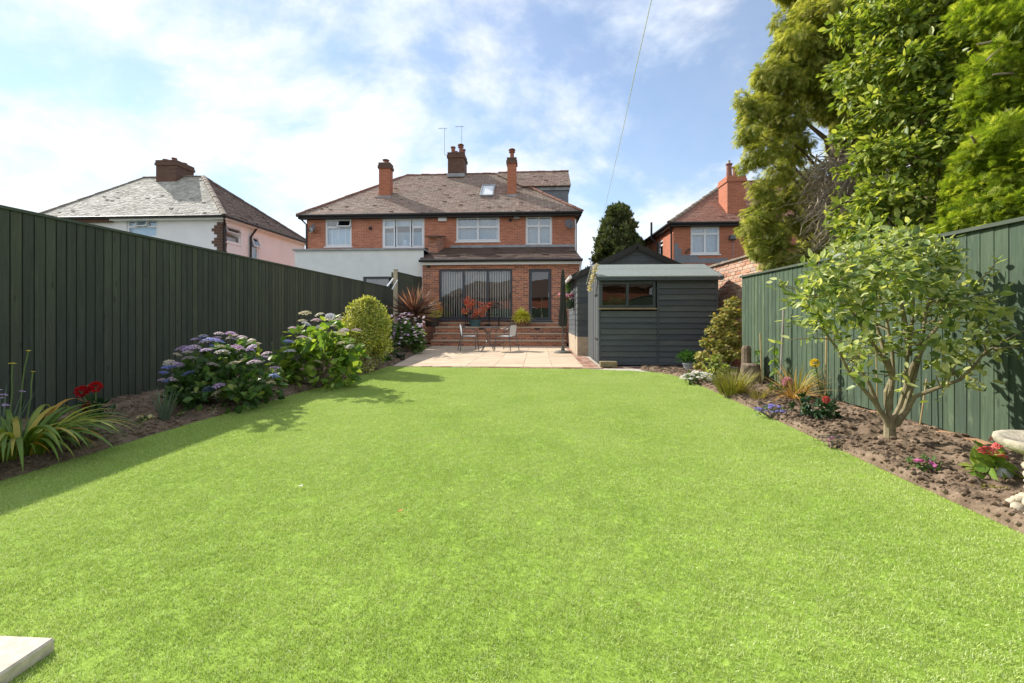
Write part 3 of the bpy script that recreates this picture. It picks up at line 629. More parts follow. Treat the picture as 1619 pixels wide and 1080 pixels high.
def chimney(parent, x0, x1, y0, y1, zb, zt, mat, cap=None, pots=(), capmat=None, flash=True):
    c = MB().box(x0, x1, y0, y1, zb, zt).build('chimney', mat, parent)
    o = 0.05
    for k in range(2): MB().box(x0 - o - .0 * k + .03 * k, x1 + o - .03 * k, y0 - o + .03 * k, y1 + o - .03 * k, zt - .30 + .15 * k + .001, zt - .15 + .15 * k).build('corbel_course', capmat or mat, c)
    MB().lathe([((x1 - x0) * .5, 0), ((x1 - x0) * .35, .07)], 8, ((x0 + x1) / 2, (y0 + y1) / 2, zt - .02)).build('flaunching', M['mortar'], c)
    for (px, py, r, h, kind) in pots:
        z = zt + .02
        pr = [(r * .9, 0), (r, .05), (r * .85, h * .5), (r * .88, h - .06), (r * 1.12, h - .05), (r * 1.12, h), (r * .7, h), (r * .7, h - .1)]
        if kind == 'cowl': pr = [(r * .8, 0), (r * .8, h * .62), (r * 1.25, h * .66), (r * 1.25, h * .74), (r * .75, h * .75), (r * .75, h * .88), (r * 1.4, h * .9), (r * 1.1, h)]
        MB().lathe(pr, 12, (px, py, z)).build('chimney_pot', M['pot_clay'], c)
    if flash: MB().box(x0 - .06, x1 + .06, y0 - .05, y1 + .02, zb - .05, zb + .12).build('flashing', M['lead'], c)
    return c
M['pot_clay'] = m_plain('chimney_pot_clay', (0.27, 0.11, 0.075), .8, var=.25)
def gutter(parent, a, b, rad=.06, mat='black'):
    MB().tube([a, b], rad, 8).build('gutter', M[mat], parent)
def downpipe(parent, pts, rad=.04, mat='black'): MB().tube(pts, rad, 8).build('downpipe', M[mat], parent)
def dish(parent, p, yaw, mat='dish', r=.24):
    prof = [(r, 0), (r * .8, -.035), (r * .5, -.07), (.02, -.09)]; mb = MB().lathe([(r * 1.0, .0), (r * .98, -.012), (r * .7, -.05), (r * .3, -.085), (.01, -.095)], 18)
    o = mb.build('satellite_dish', M[mat], parent); o.matrix_basis = Matrix.Translation(p) @ Matrix.Rotation(yaw, 4, 'Z') @ Matrix.Rotation(R(72), 4, 'X')
    MB().tube([(0, 0, -.09), (0, -.1, -.14), (0, -.12, -.26)], .018, 6).build('mount', M['black'], o, False); MB().tube([(0, -r * .9, -.02), (0, -r * .5, .2)], .012, 5).build('feed_arm', M['black'], o, False)

# ---------------------------------------------------------------- the red brick semi-detached pair
HY0 = 20.7                                                 # first-floor wall line
house = thing('brick_house', 'red brick semi-detached house with hipped tile roof and grey bifold doors', 'house', (-4.6, 20.7, 0))
XL, XR = at(485, 400, HY0).x, at(909, 400, HY0).x
def rect(x0, y0, x1, y1, Y): a, b = at(x0, y1, Y), at(x1, y0, Y); return (a.x, b.x, a.z, b.z)
W = [rect(514, 346, 556, 390, HY0), rect(604, 344, 671, 393, HY0), rect(721, 342, 790, 382, HY0), rect(831, 341, 873, 388, HY0)]
EZ = at(700, 337, HY0 - .35).z                             # eaves level
mb = wall_open(MB(), XL, XR, 0, EZ, HY0, W)
mb.add([(XR, HY0, 0), (XR, 28.6, 0), (XR, 28.6, EZ), (XR, HY0, EZ), (XL, HY0, 0), (XL, 28.6, 0), (XL, 28.6, EZ), (XL, HY0, EZ)], [(0, 1, 2, 3), (4, 7, 6, 5), (1, 5, 6, 2)])
mb.build('wall', M['brick'], house)
two = [(0, .5, .62, 1), (.5, 1, .62, 1), (0, 1, 0, .62)]
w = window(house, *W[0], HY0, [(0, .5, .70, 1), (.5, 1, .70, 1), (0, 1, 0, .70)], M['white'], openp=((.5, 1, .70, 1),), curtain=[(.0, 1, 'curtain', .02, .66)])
for k in (.25, .5, .75): MB().box(k * (W[0][1] - W[0][0]) - .012, k * (W[0][1] - W[0][0]) + .012, .06, .08, .06, (W[0][3] - W[0][2]) * .68).build('glazing_bar', M['white'], w, False)
window(house, *W[1], HY0, [(0, .3, .70, 1), (0, .3, 0, .70), (.33, .68, 0, 1), (.71, 1, .70, 1), (.71, 1, 0, .70)], M['white'], bar=.07, curtain=[(0, 1, 'curtain_sky', .02, .55), (0, 1, 'curtain', .75, .98), (.4, .65, 'curtain', .1, .3)])
window(house, *W[2], HY0, [(0, .5, .58, 1), (.5, 1, .58, 1), (0, .5, 0, .58), (.5, 1, 0, .58)], M['white'], curtain=[(0, 1, 'curtain_sky', .02, .98), (0, .06, 'curtain', .02, .98), (.88, 1, 'curtain', .02, .98)])
window(house, *W[3], HY0, [(0, .5, .66, 1), (.5, 1, .66, 1), (0, .5, 0, .66), (.5, 1, 0, .66)], M['white'], curtain=[(0, 1, 'curtain_sky', .02, .98)])
E0 = (XL - .3, HY0 - .35); E1 = (XR + .3, HY0 - .35); RY = 24.7
RZ = at(760, 275, RY).z; RXL = at(643, 275, RY).x; RXR = at(788, 275, RY).x
YB = 29.0
slope = (RZ - EZ) / (RY - E0[1])
rf = MB(); roof_tiles(rf, (E0[0], E0[1], EZ), (E1[0], E1[1], EZ), (RXR, RY, RZ), (RXL, RY, RZ)); roof = rf.build('roof', M['tile'], house); roof['kind'] = 'stuff'
sl = MB(); sl.add([(E0[0], E0[1], EZ - .02), (E1[0], E1[1], EZ - .02), (E1[0], YB, EZ - .02), (E0[0], YB, EZ - .02), (RXL, RY, RZ - .03), (RXR, RY, RZ - .03)], [(0, 1, 5, 4), (1, 2, 5), (2, 3, 4, 5), (3, 0, 4), (0, 3, 2, 1)]); sl.build('roof_deck', M['tile_brown'], house)
sd = MB(); roof_tiles(sd, (E1[0], E1[1], EZ), (E1[0], YB, EZ), (RXR, RY + .05, RZ), (RXR, RY - .05, RZ)); sd = sd.build('side_roof', M['tile'], house); sd['kind'] = 'stuff'
ridge_run(house, (E0[0], E0[1], EZ + .03), (RXL, RY, RZ), M['ridge'], .1); ridge_run(house, (RXL, RY, RZ), (RXR, RY, RZ), M['ridge'], .1)
ridge_run(house, (E1[0], E1[1], EZ + .03), (E1[0] + (RXR - E1[0]) * .62, E1[1] + (RY - E1[1]) * .62, EZ + .03 + (RZ - EZ) * .62), M['ridge'], .1, name='hip_tile')
MB().box(E0[0] + .02, E1[0] - .02, E0[1] + .06, HY0, EZ - .16, EZ - .021).build('fascia', M['black'], house)
gutter(house, (E0[0] - .02, E0[1], EZ - .03), (E1[0] + .02, E1[1], EZ - .03), .06)
downpipe(house, [(XL - .2, E0[1] + .05, EZ - .1), (XL + .02, HY0 - .06, EZ - .4), (XL + .02, HY0 - .06, 0)]); downpipe(house, [(XR + .28, E0[1] + .05, EZ - .05), (XR + .06, HY0 + .1, EZ - .5), (XR + .06, HY0 + .1, 0)])
downpipe(house, [(XR + .02, HY0 - .05, EZ - .3), (XR + .02, HY0 - .05, 3.5)], .03, 'white')
def onroof(x, y):                                          # where a sight line meets the front slope
    a, b, c = _ray(x, y); t = (EZ - EYE - slope * E0[1]) / (c - slope * b); return Vector((a * t, b * t, EYE + c * t))
def stack(x0, x1, ytop, ybase, mat, capm, pots, dep=.5):
    p = onroof((x0 + x1) / 2, ybase); a, b = at(x0, ytop, p.y), at(x1, ytop, p.y)
    return chimney(house, a.x, b.x, p.y, p.y + dep, p.z - .05, a.z, mat, pots=[((a.x + b.x) / 2, p.y + dep / 2, r, h, k) for r, h, k in pots], capmat=capm), a, b
stack(599, 616, 257, 312, M['brick_orange'], M['brick_dark'], [(.13, .2, 'cowl')])
stack(802, 816, 249, 310, M['brick_orange'], M['brick_dark'], [(.13, .48, 'cowl')])
a, b = at(708, 241, 24.2), at(733, 241, 24.2)
ch = chimney(house, a.x, b.x, 24.2, 25.3, RZ - .8, a.z, M['brick_dark'], pots=[(a.x + .25, 24.45, .13, .36, 'pot'), (b.x - .2, 24.45, .13, .5, 'cowl'), (b.x - .15, 24.95, .13, .4, 'pot'), (a.x + .3, 24.95, .12, .3, 'pot')], flash=False)
MB().box(a.x - .05, b.x + .05, 24.13, 25.35, at(700, 278, 24.2).z - .08, at(700, 275, 24.2).z).build('flashing', M['lead'], ch)
for (px, top) in ((703, 203), (730, 200)):
    q, q2 = at(px, 245, 24.6), at(px, top, 24.6); an = MB().tube([q, q2], .012, 5); an.tube([q2 + Vector((-.35, 0, .0)), q2 + Vector((.15, 0, 0))], .008, 5)
    for k in range(5): an.tube([q2 + Vector((-.33 + k * .1, -.12, 0)), q2 + Vector((-.33 + k * .1, .12, 0))], .005, 4)
    an.tube([q, Vector((a.x if px < 710 else b.x, 24.6, q.z))], .012, 5); an.build('tv_aerial', M['galv'], ch)
# skylight, lying on the slope
p0, p1, p2, p3 = onroof(758, 312), onroof(780, 312), onroof(784, 295), onroof(763, 295); x0, x1 = (p0.x + p3.x) / 2, (p1.x + p2.x) / 2
nr = Vector((0, -slope, 1)).normalized(); upv = Vector((0, 1, slope)).normalized(); ln = (p3 - p0).dot(upv)
Ms = Matrix.Translation(Vector((x0, p0.y, p0.z)) + nr * .03) @ Matrix(((1, 0, 0), upv, nr)).transposed().to_4x4(); Wd = x1 - x0
f = MB(); f.box(0, .07, 0, ln, 0, .09); f.box(Wd - .07, Wd, 0, ln, 0, .09); f.box(.07, Wd - .07, 0, .07, 0, .09); f.box(.07, Wd - .07, ln - .1, ln, 0, .09)
sk = f.build('skylight', M['lead'], house); sk.matrix_basis = Ms
MB().box(.07, Wd - .07, .07, ln - .1, .03, .05).build('pane', m_plain('skylight_blind', (.75, .77, .78), .15, var=.02, bump=0), sk, False)
# side dormer
dy = 22.75; dz = at(860, 294, dy).z; dxr = at(899, 294, dy).x; dxl = at(828, 294, dy).x
d_ = MB(); d_.box(dxl - .2, dxr, dy + .15, 26.5, EZ + .3, dz - .02).build('dormer_cheek', M['grey_render'], house)
MB().box(dxl, dxr + .06, dy + .08, dy + .145, dz - .20, dz - .04).build('dormer_fascia', M['lead'], house)
d_ = MB(); roof_tiles(d_, (dxl - .1, dy - .05, dz), (dxr + .12, dy - .05, dz), (dxr + .12, RY, RZ + .05), (RXR - .3, RY, RZ + .05)); d_ = d_.build('dormer_roof', M['tile'], house); d_['kind'] = 'stuff'
MB().add([(dxl - .1, dy - .04, dz - .03), (dxr + .1, dy - .04, dz - .03), (dxr + .1, RY, RZ), (RXR - .2, RY, RZ), (dxr + .1, 26.7, dz - .03), (dxl - .1, 26.7, dz - .03)], [(0, 1, 2, 3), (3, 2, 4, 5), (1, 4, 2), (0, 3, 5), (0, 5, 4, 1)]).build('dormer_deck', M['tile_brown'], house)
ridge_run(house, (RXR, RY, RZ + .05), (dxr + .12, RY, RZ + .05), M['ridge'], .1)
for (x, y, s_) in ((700, 345, .2), (817, 343, .14)): q = at(x, y, HY0); MB().bevbox(q.x - s_, q.x + s_, HY0 - .12, HY0 - .005, q.z - s_ * .8, q.z + s_ * .8, .02).build('vent_box', M['white'] if x < 750 else M['lead'], house)
for (x, y) in ((586, 361), (807, 348)): q = at(x, y, HY0); o = MB().lathe([(.08, 0), (.08, .06), (.05, .07)], 10).build('flue', M['black'], house); o.matrix_basis = Matrix.Translation((q.x, HY0, q.z)) @ Matrix.Rotation(R(90), 4, 'X')
q = at(498, 363, HY0); dish(house, (q.x, HY0 - .3, q.z), R(-35)); q = at(900, 356, HY0); dish(house, (q.x, HY0 - .3, q.z), R(20))
# rear extension with lean-to roof
EY = 17.7; ex0, ex1 = at(668, 450, EY).x, at(917, 450, EY).x; gz = at(790, 411, EY - .25).z; tz = at(790, 391, HY0).z
BF = rect(694, 425, 810, 505, EY); DR = rect(836, 425, 872, 507, EY)
mb = wall_open(MB(), ex0, ex1, 0, gz, EY, [BF, DR]); mb.add([(ex1, EY, 0), (ex1, HY0, 0), (ex1, HY0, tz - .1), (ex1, EY, gz), (ex0, EY, 0), (ex0, HY0, 0), (ex0, HY0, tz - .1), (ex0, EY, gz)], [(0, 1, 2, 3), (4, 7, 6, 5)]); mb.build('extension_wall', M['brick_ext'], house)
lx0, lx1 = at(664, 411, EY - .25).x, at(920, 411, EY - .25).x
lt = MB(); roof_tiles(lt, (lx0, EY - .28, gz), (lx1, EY - .28, gz), (at(905, 391, HY0).x, HY0, tz), (at(700, 391, HY0).x - .9, HY0, tz), .3, .24, .028, .008); lt = lt.build('lean_to_roof', M['tile_brown'], house); lt['kind'] = 'stuff'
MB().add([(lx0, EY - .27, gz - .03), (lx1, EY - .27, gz - .03), (lx1, HY0, gz - .03), (lx0, HY0, gz - .03), (lx0 + .1, HY0, tz - .02), (at(905, 391, HY0).x, HY0, tz - .02)], [(0, 1, 5, 4), (0, 3, 2, 1), (1, 2, 5), (0, 4, 3)]).build('lean_to_deck', M['tile_brown'], house)
MB().box(lx0 + .6, at(908, 391, HY0).x, HY0 - .1, HY0 - .005, tz - .03, tz + .09).build('flashing', M['lead'], house)
MB().box(lx0 + .05, lx1 - .05, EY - .2, EY - .005, gz - .17, gz - .035).build('fascia', M['white'], house); gutter(house, (lx0 - .03, EY - .3, gz - .02), (lx1 + .03, EY - .3, gz - .02), .055)
downpipe(house, [(lx1 - .02, EY - .28, gz - .05), (lx1 - .05, EY - .08, gz - .3), (ex1 + .03, EY - .06, 0.1)], .035, 'white')
q = at(678, 421, EY); o = MB().lathe([(.06, 0), (.06, .1)], 10).build('flue', M['black'], house); o.matrix_basis = Matrix.Translation((q.x, EY, q.z)) @ Matrix.Rotation(R(90), 4, 'X')
bw = window(house, *BF, EY, [(0, .335, 0, 1), (.335, .665, 0, 1), (.665, 1, 0, 1)], M['grey_frame'], bar=.05, name='bifold_door', sill=False, deep=2.2, glass='glass_door')
Wb, Hb = BF[1] - BF[0], BF[3] - BF[2]
for k in range(3):
    bl = MB(); x = (.03 + k * .335) * Wb
    while x < (.30 + k * .335) * Wb: bl.bar((x, .24, .08), (x, .24, Hb - .06), .066, .003, (1.0, 1, 0)); x += .098
    bl.build('vertical_blind', M['blind'], bw, False)['kind'] = 'stuff'
for k in (.30, .97): MB().bevbox(k * Wb - .012, k * Wb + .012, -.02, .03, Hb * .42, Hb * .52, .004).build('handle', M['black'], bw, False)
dw = window(house, *DR, EY, [(0, 1, 0, 1)], M['grey_frame'], bar=.07, name='back_door', sill=False, deep=2.0, glass='glass_door')
Wd2 = DR[1] - DR[0]; q = dw
MB().bevbox(Wd2 * .86, Wd2 * .86 + .03, -.03, .03, .92, 1.12, .005).build('handle', M['lead'], dw, False)
MB().box(.12, Wd2 - .12, .08, .1, .06, .10).build('threshold', M['grey_frame'], dw, False)
MB().box(BF[0] - .05, BF[1] + .05, EY - .05, EY + .1, BF[2] - .06, BF[2] - .004).build('door_sill', M['grey_frame'], house); MB().box(DR[0] - .05, DR[1] + .05, EY - .05, EY + .1, DR[2] - .06, DR[2] - .004).build('door_sill', M['grey_frame'], house)
# party parapet and the neighbour's rendered flat-roofed extension
q0 = at(684, 392, 20.0); MB().box(q0.x, q0.x + .42, 19.2, HY0 - .01, q0.z - .5, at(684, 377, 20).z).build('parapet', M['brick_ext'], house); MB().bar((q0.x + .21, 18.8, at(684, 374, 20).z - .22), (q0.x + .21, HY0 - .12, at(684, 374, 20).z + .1), .52, .07).build('parapet_coping', M['brick_dark'], house)
nx0 = at(466, 400, 18.0).x; nw = rect(574, 437, 667, 470, 18.0); nz = at(560, 396, 18.0).z; nx1 = ex0 - .03
nw = (nw[0], nx1 - .1, nw[2], nw[3])
mb = wall_open(MB(), nx0, nx1, 0, nz, 18.0, [nw]); mb.add([(nx0, 18, 0), (nx0, HY0, 0), (nx0, HY0, nz), (nx0, 18, nz), (nx1, HY0, nz), (nx1, 18, nz)], [(0, 3, 2, 1), (3, 5, 4, 2)]); mb.build('rendered_wall', M['render_white'], house)
MB().box(nx0 - .06, nx1, 17.92, HY0 - .01, nz, nz + .07).build('coping', M['lead'], house)
window(house, *nw, 18.0, [(0, .45, 0, 1), (.5, 1, 0, 1)], M['grey_frame'], sill=False)

# ---------------------------------------------------------------- white rendered house
wh = thing('white_house', 'white rendered house with pale weathered hipped roof beyond the dark fence', 'house', (-19, 20.7, 0))
wx1 = at(352, 340, 20.7).x; wx0 = -24.6; ez = at(300, 341, 20.35).z; ry = 24.5; rz = at(280, 280, ry).z; rx0, rx1 = at(228, 282, ry).x, at(322, 280, ry).x; yb = 28.3
w1 = rect(200, 347, 249, 376, 20.7)
s1, s2 = atX(357, 356, wx1), atX(381, 388, wx1); s3, s4 = atX(398, 374, wx1), atX(409, 412, wx1)
mb = wall_open(MB(), wx0, wx1, 0, ez, 20.7, [w1])
SW = [(s1.y, s2.y, s2.z, s1.z - .0), (s3.y, s4.y, s4.z, s3.z)]
wall_open(mb, 20.7, yb, 0, ez, 0, SW, reveal=-.12, X=wx1); mb.add([(wx0, yb, 0), (wx1, yb, 0), (wx1, yb, ez), (wx0, yb, ez), (wx0, 20.7, 0), (wx0, 20.7, ez)], [(0, 3, 2, 1), (0, 4, 5, 3)])
mb.build('wall', M['render_pink'], wh)
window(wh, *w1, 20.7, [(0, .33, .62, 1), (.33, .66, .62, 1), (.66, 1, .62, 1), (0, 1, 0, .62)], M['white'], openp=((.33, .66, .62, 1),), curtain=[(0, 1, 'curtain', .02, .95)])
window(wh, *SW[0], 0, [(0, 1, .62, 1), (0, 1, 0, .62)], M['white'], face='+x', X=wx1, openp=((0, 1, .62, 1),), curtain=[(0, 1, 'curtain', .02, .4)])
window(wh, *SW[1], 0, [(0, 1, .55, 1), (0, 1, 0, .55)], M['white'], face='+x', X=wx1, openp=((0, 1, .55, 1),), curtain=[(0, 1, 'curtain_sky', .02, .95)])
o = .35; c0, c1, c2, c3 = (wx0 - o, 20.35, ez), (wx1 + o, 20.35, ez), (wx1 + o, yb + o, ez), (wx0 - o, yb + o, ez); r0, r1 = (rx0, ry, rz), (rx1, ry, rz)
rf = MB(); roof_tiles(rf, c0, c1, r1, r0, jit=.008); rf.build('roof', M['tile_grey'], wh)['kind'] = 'stuff'
rf = MB(); roof_tiles(rf, c1, c2, (rx1, ry + .05, rz), (rx1, ry - .05, rz)); rf.build('side_roof', M['tile_brown'], wh)['kind'] = 'stuff'
MB().add([(*c0[:2], ez - .02), (*c1[:2], ez - .02), (*c2[:2], ez - .02), (*c3[:2], ez - .02), (rx0, ry, rz - .03), (rx1, ry, rz - .03)], [(0, 1, 5, 4), (1, 2, 5), (2, 3, 4, 5), (3, 0, 4), (0, 3, 2, 1)]).build('roof_deck', M['tile_brown'], wh)
ridge_run(wh, c0, r0, M['ridge_grey']); ridge_run(wh, r0, r1, M['ridge_grey']); ridge_run(wh, c1, r1, M['ridge_grey'], .13, name='hip_tile'); ridge_run(wh, c2, r1, M['ridge_grey'])
MB().box(at(170, 345, 20.35).x, c1[0] - .06, 20.43, 20.69, ez - .16, ez - .022).build('fascia', M['white'], wh); MB().box(c0[0] + .05, at(170, 345, 20.35).x - .01, 20.43, 20.69, ez - .2, ez - .022).build('neighbour_fascia', M['brick_dark'], wh); MB().box(wx1 + .01, c1[0] - .06, 20.7, yb + .2, ez - .14, ez - .022).build('side_fascia', M['white'], wh)
gutter(wh, (c0[0], 20.32, ez - .03), (c1[0] + .03, 20.32, ez - .03)); gutter(wh, (c1[0] + .03, 20.3, ez - .03), (c1[0] + .03, yb + o, ez - .03))
downpipe(wh, [(wx1 + .3, 20.4, ez - .05), (wx1 + .06, 20.75, ez - .45), (wx1 + .06, 20.75, 0)], .05); q = atX(402, 360, wx1 + .1); downpipe(wh, [(wx1 + .25, q.y, ez + .15), (wx1 + .25, q.y, ez - .1), (wx1 + .08, q.y - .25, ez - .6), (wx1 + .08, q.y - .25, 0)], .055)
for k in range(26):                                       # toothed brick quoin at the corner
    z = ez - .25 - k * .075 - .07; ww = (.28, .42, .55, .42)[(k // 2) % 4]
    MB().box(wx1 - ww, wx1 + .012, 20.68, 20.9 + ww * .2, z, z + .065).build('quoin_brick', M['brick_dark'], wh)
a, b = at(249, 262, 24.0), at(290, 262, 24.0); chimney(wh, a.x, b.x - .35, 23.9, 25.2, rz - .9, at(262, 254, 24).z, M['brick_dark'], pots=[(a.x + .35, 24.2, .16, .1, 'pot'), (a.x + .75, 24.3, .13, .22, 'pot'), (a.x + .9, 24.8, .16, .1, 'pot')])

# ---------------------------------------------------------------- right-hand brick house
rh = thing('orange_brick_house', 'orange brick house with tall twin-pot chimney behind the shed and wall', 'house', (10, 22.7, 0))
ry0 = 22.7; hx0, hx1 = at(1065, 400, ry0).x, 17.0; ez = at(1100, 351, ry0 - .3).z; ry = 26.6; rz = at(1180, 287, ry).z; rxa = at(1150, 287, ry).x; yb = 30.2
w1 = rect(1092, 358, 1138, 402, ry0); w2 = rect(1193, 365, 1235, 402, ry0); sw = (atX(1048, 405, hx0).y, atX(1040, 405, hx0).y, atX(1044, 408, hx0).z, atX(1044, 380, hx0).z)
mb = wall_open(MB(), hx0, hx1, 0, ez, ry0, [w1, w2]); mb.build('wall', M['brick_orange'], rh)
mb = wall_open(MB(), ry0, yb, 0, ez, 0, [sw], reveal=.12, X=hx0); mb.build('side_wall', M['brick_orange'], rh)
window(rh, *w1, ry0, [(0, .5, .74, 1), (.5, 1, .74, 1), (0, .5, 0, .74), (.5, 1, 0, .74)], M['white'], curtain=[(0, 1, 'curtain_sky', .02, .98)]); window(rh, *w2, ry0, [(0, .5, 0, 1), (.5, 1, 0, 1)], M['white'], curtain=[(0, 1, 'curtain_sky', .02, .98)])
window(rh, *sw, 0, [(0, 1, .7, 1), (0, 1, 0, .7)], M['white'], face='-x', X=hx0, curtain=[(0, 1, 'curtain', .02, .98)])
c0, c1, c3 = (hx0 - .3, ry0 - .3, ez), (hx1, ry0 - .3, ez), (hx0 - .3, yb + .3, ez)
rf = MB(); roof_tiles(rf, c0, c1, (hx1, ry, rz), (rxa, ry, rz)); rf.build('roof', M['tile_red'], rh)['kind'] = 'stuff'
MB().add([(*c0[:2], ez - .02), (hx1, ry0 - .3, ez - .02), (hx1, yb + .3, ez - .02), (*c3[:2], ez - .02), (rxa, ry, rz - .03), (hx1, ry, rz - .03)], [(0, 1, 5, 4), (1, 2, 5), (2, 3, 4, 5), (3, 0, 4), (0, 3, 2, 1)]).build('roof_deck', M['tile_red'], rh)
ridge_run(rh, c0, (rxa, ry, rz), M['ridge_grey'], .13, name='hip_tile'); ridge_run(rh, (rxa, ry, rz), (hx1, ry, rz), M['ridge'])
MB().box(c0[0] + .05, hx1, ry0 - .24, ry0 - .005, ez - .18, ez - .022).build('fascia', M['black'], rh); MB().box(c0[0] + .05, hx0 - .005, ry0, yb + .2, ez - .18, ez - .022).build('side_fascia', M['black'], rh)
gutter(rh, (c0[0], c0[1], ez - .04), (hx1, c0[1], ez - .04), .065); gutter(rh, (c0[0], c0[1], ez - .04), (c0[0], yb + .3, ez - .04), .065)
downpipe(rh, [(hx0 - .2, ry0 - .2, ez - .1), (hx0 - .07, ry0 + .15, ez - .5), (hx0 - .07, ry0 + .15, 0)], .045); q = atX(1037, 380, hx0 - .1); downpipe(rh, [(hx0 - .35, q.y, ez + .7), (hx0 - .35, q.y, ez - .2), (hx0 - .08, q.y - .3, ez - .6), (hx0 - .08, q.y - .3, 0)], .06)
slope2 = (rz - ez) / (ry - c0[1]); yy = 23.1
a, b = at(1150, 280, yy), at(1179, 280, yy); ch = chimney(rh, a.x, b.x, yy, yy + 1.1, ez + .1, at(1160, 278, yy).z, M['brick_orange'], pots=[(a.x + .25, yy + .4, .15, .72, 'pot'), (b.x - .3, yy + .5, .15, .6, 'pot')])
MB().lathe([(.07, 0), (.07, .2)], 8, (a.x + .25, yy + .4, at(1160, 278, yy).z + .72)).build('flue_liner', M['lead'], ch)
g0 = at(1063, 415, ry0); 
for k, (xa, xb, ya, yb_) in enumerate(((1066, 1072, 385, 393), (1066, 1077, 393, 403), (1066, 1104, 403, 416), (1104, 1150, 408, 416))):
    p_, q_ = at(xa, yb_, ry0), at(xb, ya, ry0); MB().box(p_.x, q_.x, ry0 - .012 - .002 * k, ry0 - .001, p_.z, q_.z).build('painted_patch', M['grey_paint'], rh)
p_, q_ = at(1083, 400, ry0), at(1090, 393, ry0); MB().bar((p_.x, ry0 - .06, p_.z), (q_.x, ry0 - .06, q_.z), .1, .07).build('coping_brick', M['brick_dark'], rh)
q = at(1157, 376, ry0); MB().bevbox(q.x - .16, q.x + .16, ry0 - .22, ry0 - .005, q.z - .12, q.z + .12, .03).build('flood_light', M['dish'], rh); MB().tube([(q.x + .05, ry0 - .02, q.z - .1), (q.x + .05, ry0 - .02, q.z - 1.3)], .015, 5).build('lamp_cable', M['lead'], rh)

# ---------------------------------------------------------------- house beyond the bottom of the garden, mirrored in the doors
bh = thing('rear_brick_house', 'red brick house across the gardens mirrored in the bifold doors', 'house', (0, -17, 0))
MB().box(-11, 9, -24, -17, 0, 3.5).build('wall', M['brick_orange'], bh)
MB().add([(-11.4, -16.6, 3.51), (9.4, -16.6, 3.51), (9.4, -24.4, 3.51), (-11.4, -24.4, 3.51), (-8, -20.5, 5.7), (6, -20.5, 5.7)], [(0, 4, 5, 1), (1, 5, 2), (2, 5, 4, 3), (3, 4, 0), (0, 1, 2, 3)]).build('roof', M['tile_brown'], bh)
for k in range(5):
    for z in (.9,): MB().box(-9.4 + k * 3.9, -7.9 + k * 3.9, -16.99, -16.95, z, z + 1.3).build('window', M['white'], bh); MB().box(-9.3 + k * 3.9, -8.0 + k * 3.9, -16.945, -16.94, z + .1, z + 1.2).build('pane', M['black'], bh)
# ---------------------------------------------------------------- garden shed
sh = thing('garden_shed', 'anthracite shiplap garden shed with grey felt roof and two-pane window', 'shed', (2.5, 9.42, 0))
sx0, sx1, sy0, sy1, sb, st = 1.30, 3.72, 9.42, 11.3, 0.07, 1.86
wz0, wz1, wxa, wxb = at(980, 487, sy0).z, at(980, 445, sy0).z, at(948, 470, sy0).x, at(1036, 470, sy0).x
n = 15; hh = (st - sb) / n
def lap(mb_, x0, x1, z): mb_.add([(x0, sy0 - .016, z), (x1, sy0 - .016, z), (x1, sy0 + .02, z), (x0, sy0 + .02, z), (x0, sy0 + .010, z + hh + .006), (x1, sy0 + .010, z + hh + .006), (x1, sy0 + .022, z + hh + .006), (x0, sy0 + .022, z + hh + .006)], [(0, 3, 2, 1), (4, 5, 6, 7), (0, 1, 5, 4), (1, 2, 6, 5), (2, 3, 7, 6), (3, 0, 4, 7)]); return mb_
for k in range(n):
    z = sb + k * hh
    for (xa, xb) in ((sx0 + .03, wxb + .03), (wxb + .075, sx1 - .02)):
        if xa < 2 and z + hh > wz0 and z < wz1: continue
        lap(MB(), xa, xb, z + random.uniform(-.002, .002)).build('cladding_board', M['shed'], sh)
for k in range(12):                                        # side boards and tongue-and-groove double door on the lit side
    y = sy0 + .02 + k * .155; topz = st + .02 + min(k, 11 - k) * .055
    MB().bevbox(sx0 - .02 - .006 * (k % 2), sx0 + .01, y, y + .15, sb - .02, topz, .004).build('door_board', M['shed_z'], sh)
MB().bevbox(sx0 - .012, sx0 + .03, sy0 - .016, sy0 + .02, sb - .02, st, .004).build('corner_trim', M['shed_z'], sh); MB().bevbox(sx1 - .02, sx1 + .02, sy0 - .016, sy0 + .02, sb - .02, st, .004).build('corner_trim', M['shed_z'], sh); MB().bevbox(wxb + .032, wxb + .073, sy0 - .014, sy0 + .02, sb, st, .004).build('cover_strip', M['shed_z'], sh)
MB().box(sx0 + .03, sx1, sy0 - .018, sy0 - .003, sb - .05, sb - .002).build('bottom_rail', M['shed'], sh)
MB().add([(sx1, sy0, sb), (sx1, sy1, sb), (sx1, sy1, st), (sx1, sy0, st), (sx0, sy1, sb), (sx0, sy1, st)], [(0, 1, 2, 3), (1, 4, 5, 2)]).build('back_wall', M['shed_y'], sh)
MB().add([(sx1 - .01, sy0, st), (sx1 - .01, sy1, st), (sx1 - .01, (sy0 + sy1) / 2, st + .33), (sx0, sy0, st), (sx0, sy1, st), (sx0, (sy0 + sy1) / 2, st + .33)], [(0, 1, 2), (3, 5, 4)]).build('gable', M['shed_y'], sh)
win = window(sh, wxa, wxb, wz0, wz1, sy0 - .05, [(0, .5, 0, 1), (.5, 1, 0, 1)], M['shed_z'], bar=.03, glass='glass_dark', deep=.7, sill=False, name='window', set_in=.03)
MB().box(-.02, wxb - wxa + .02, -.0, .03, -.03, -.002).build('sill', M['timber'], win, False)
ym = (sy0 + sy1) / 2; rzz = st + .34; ov = .1
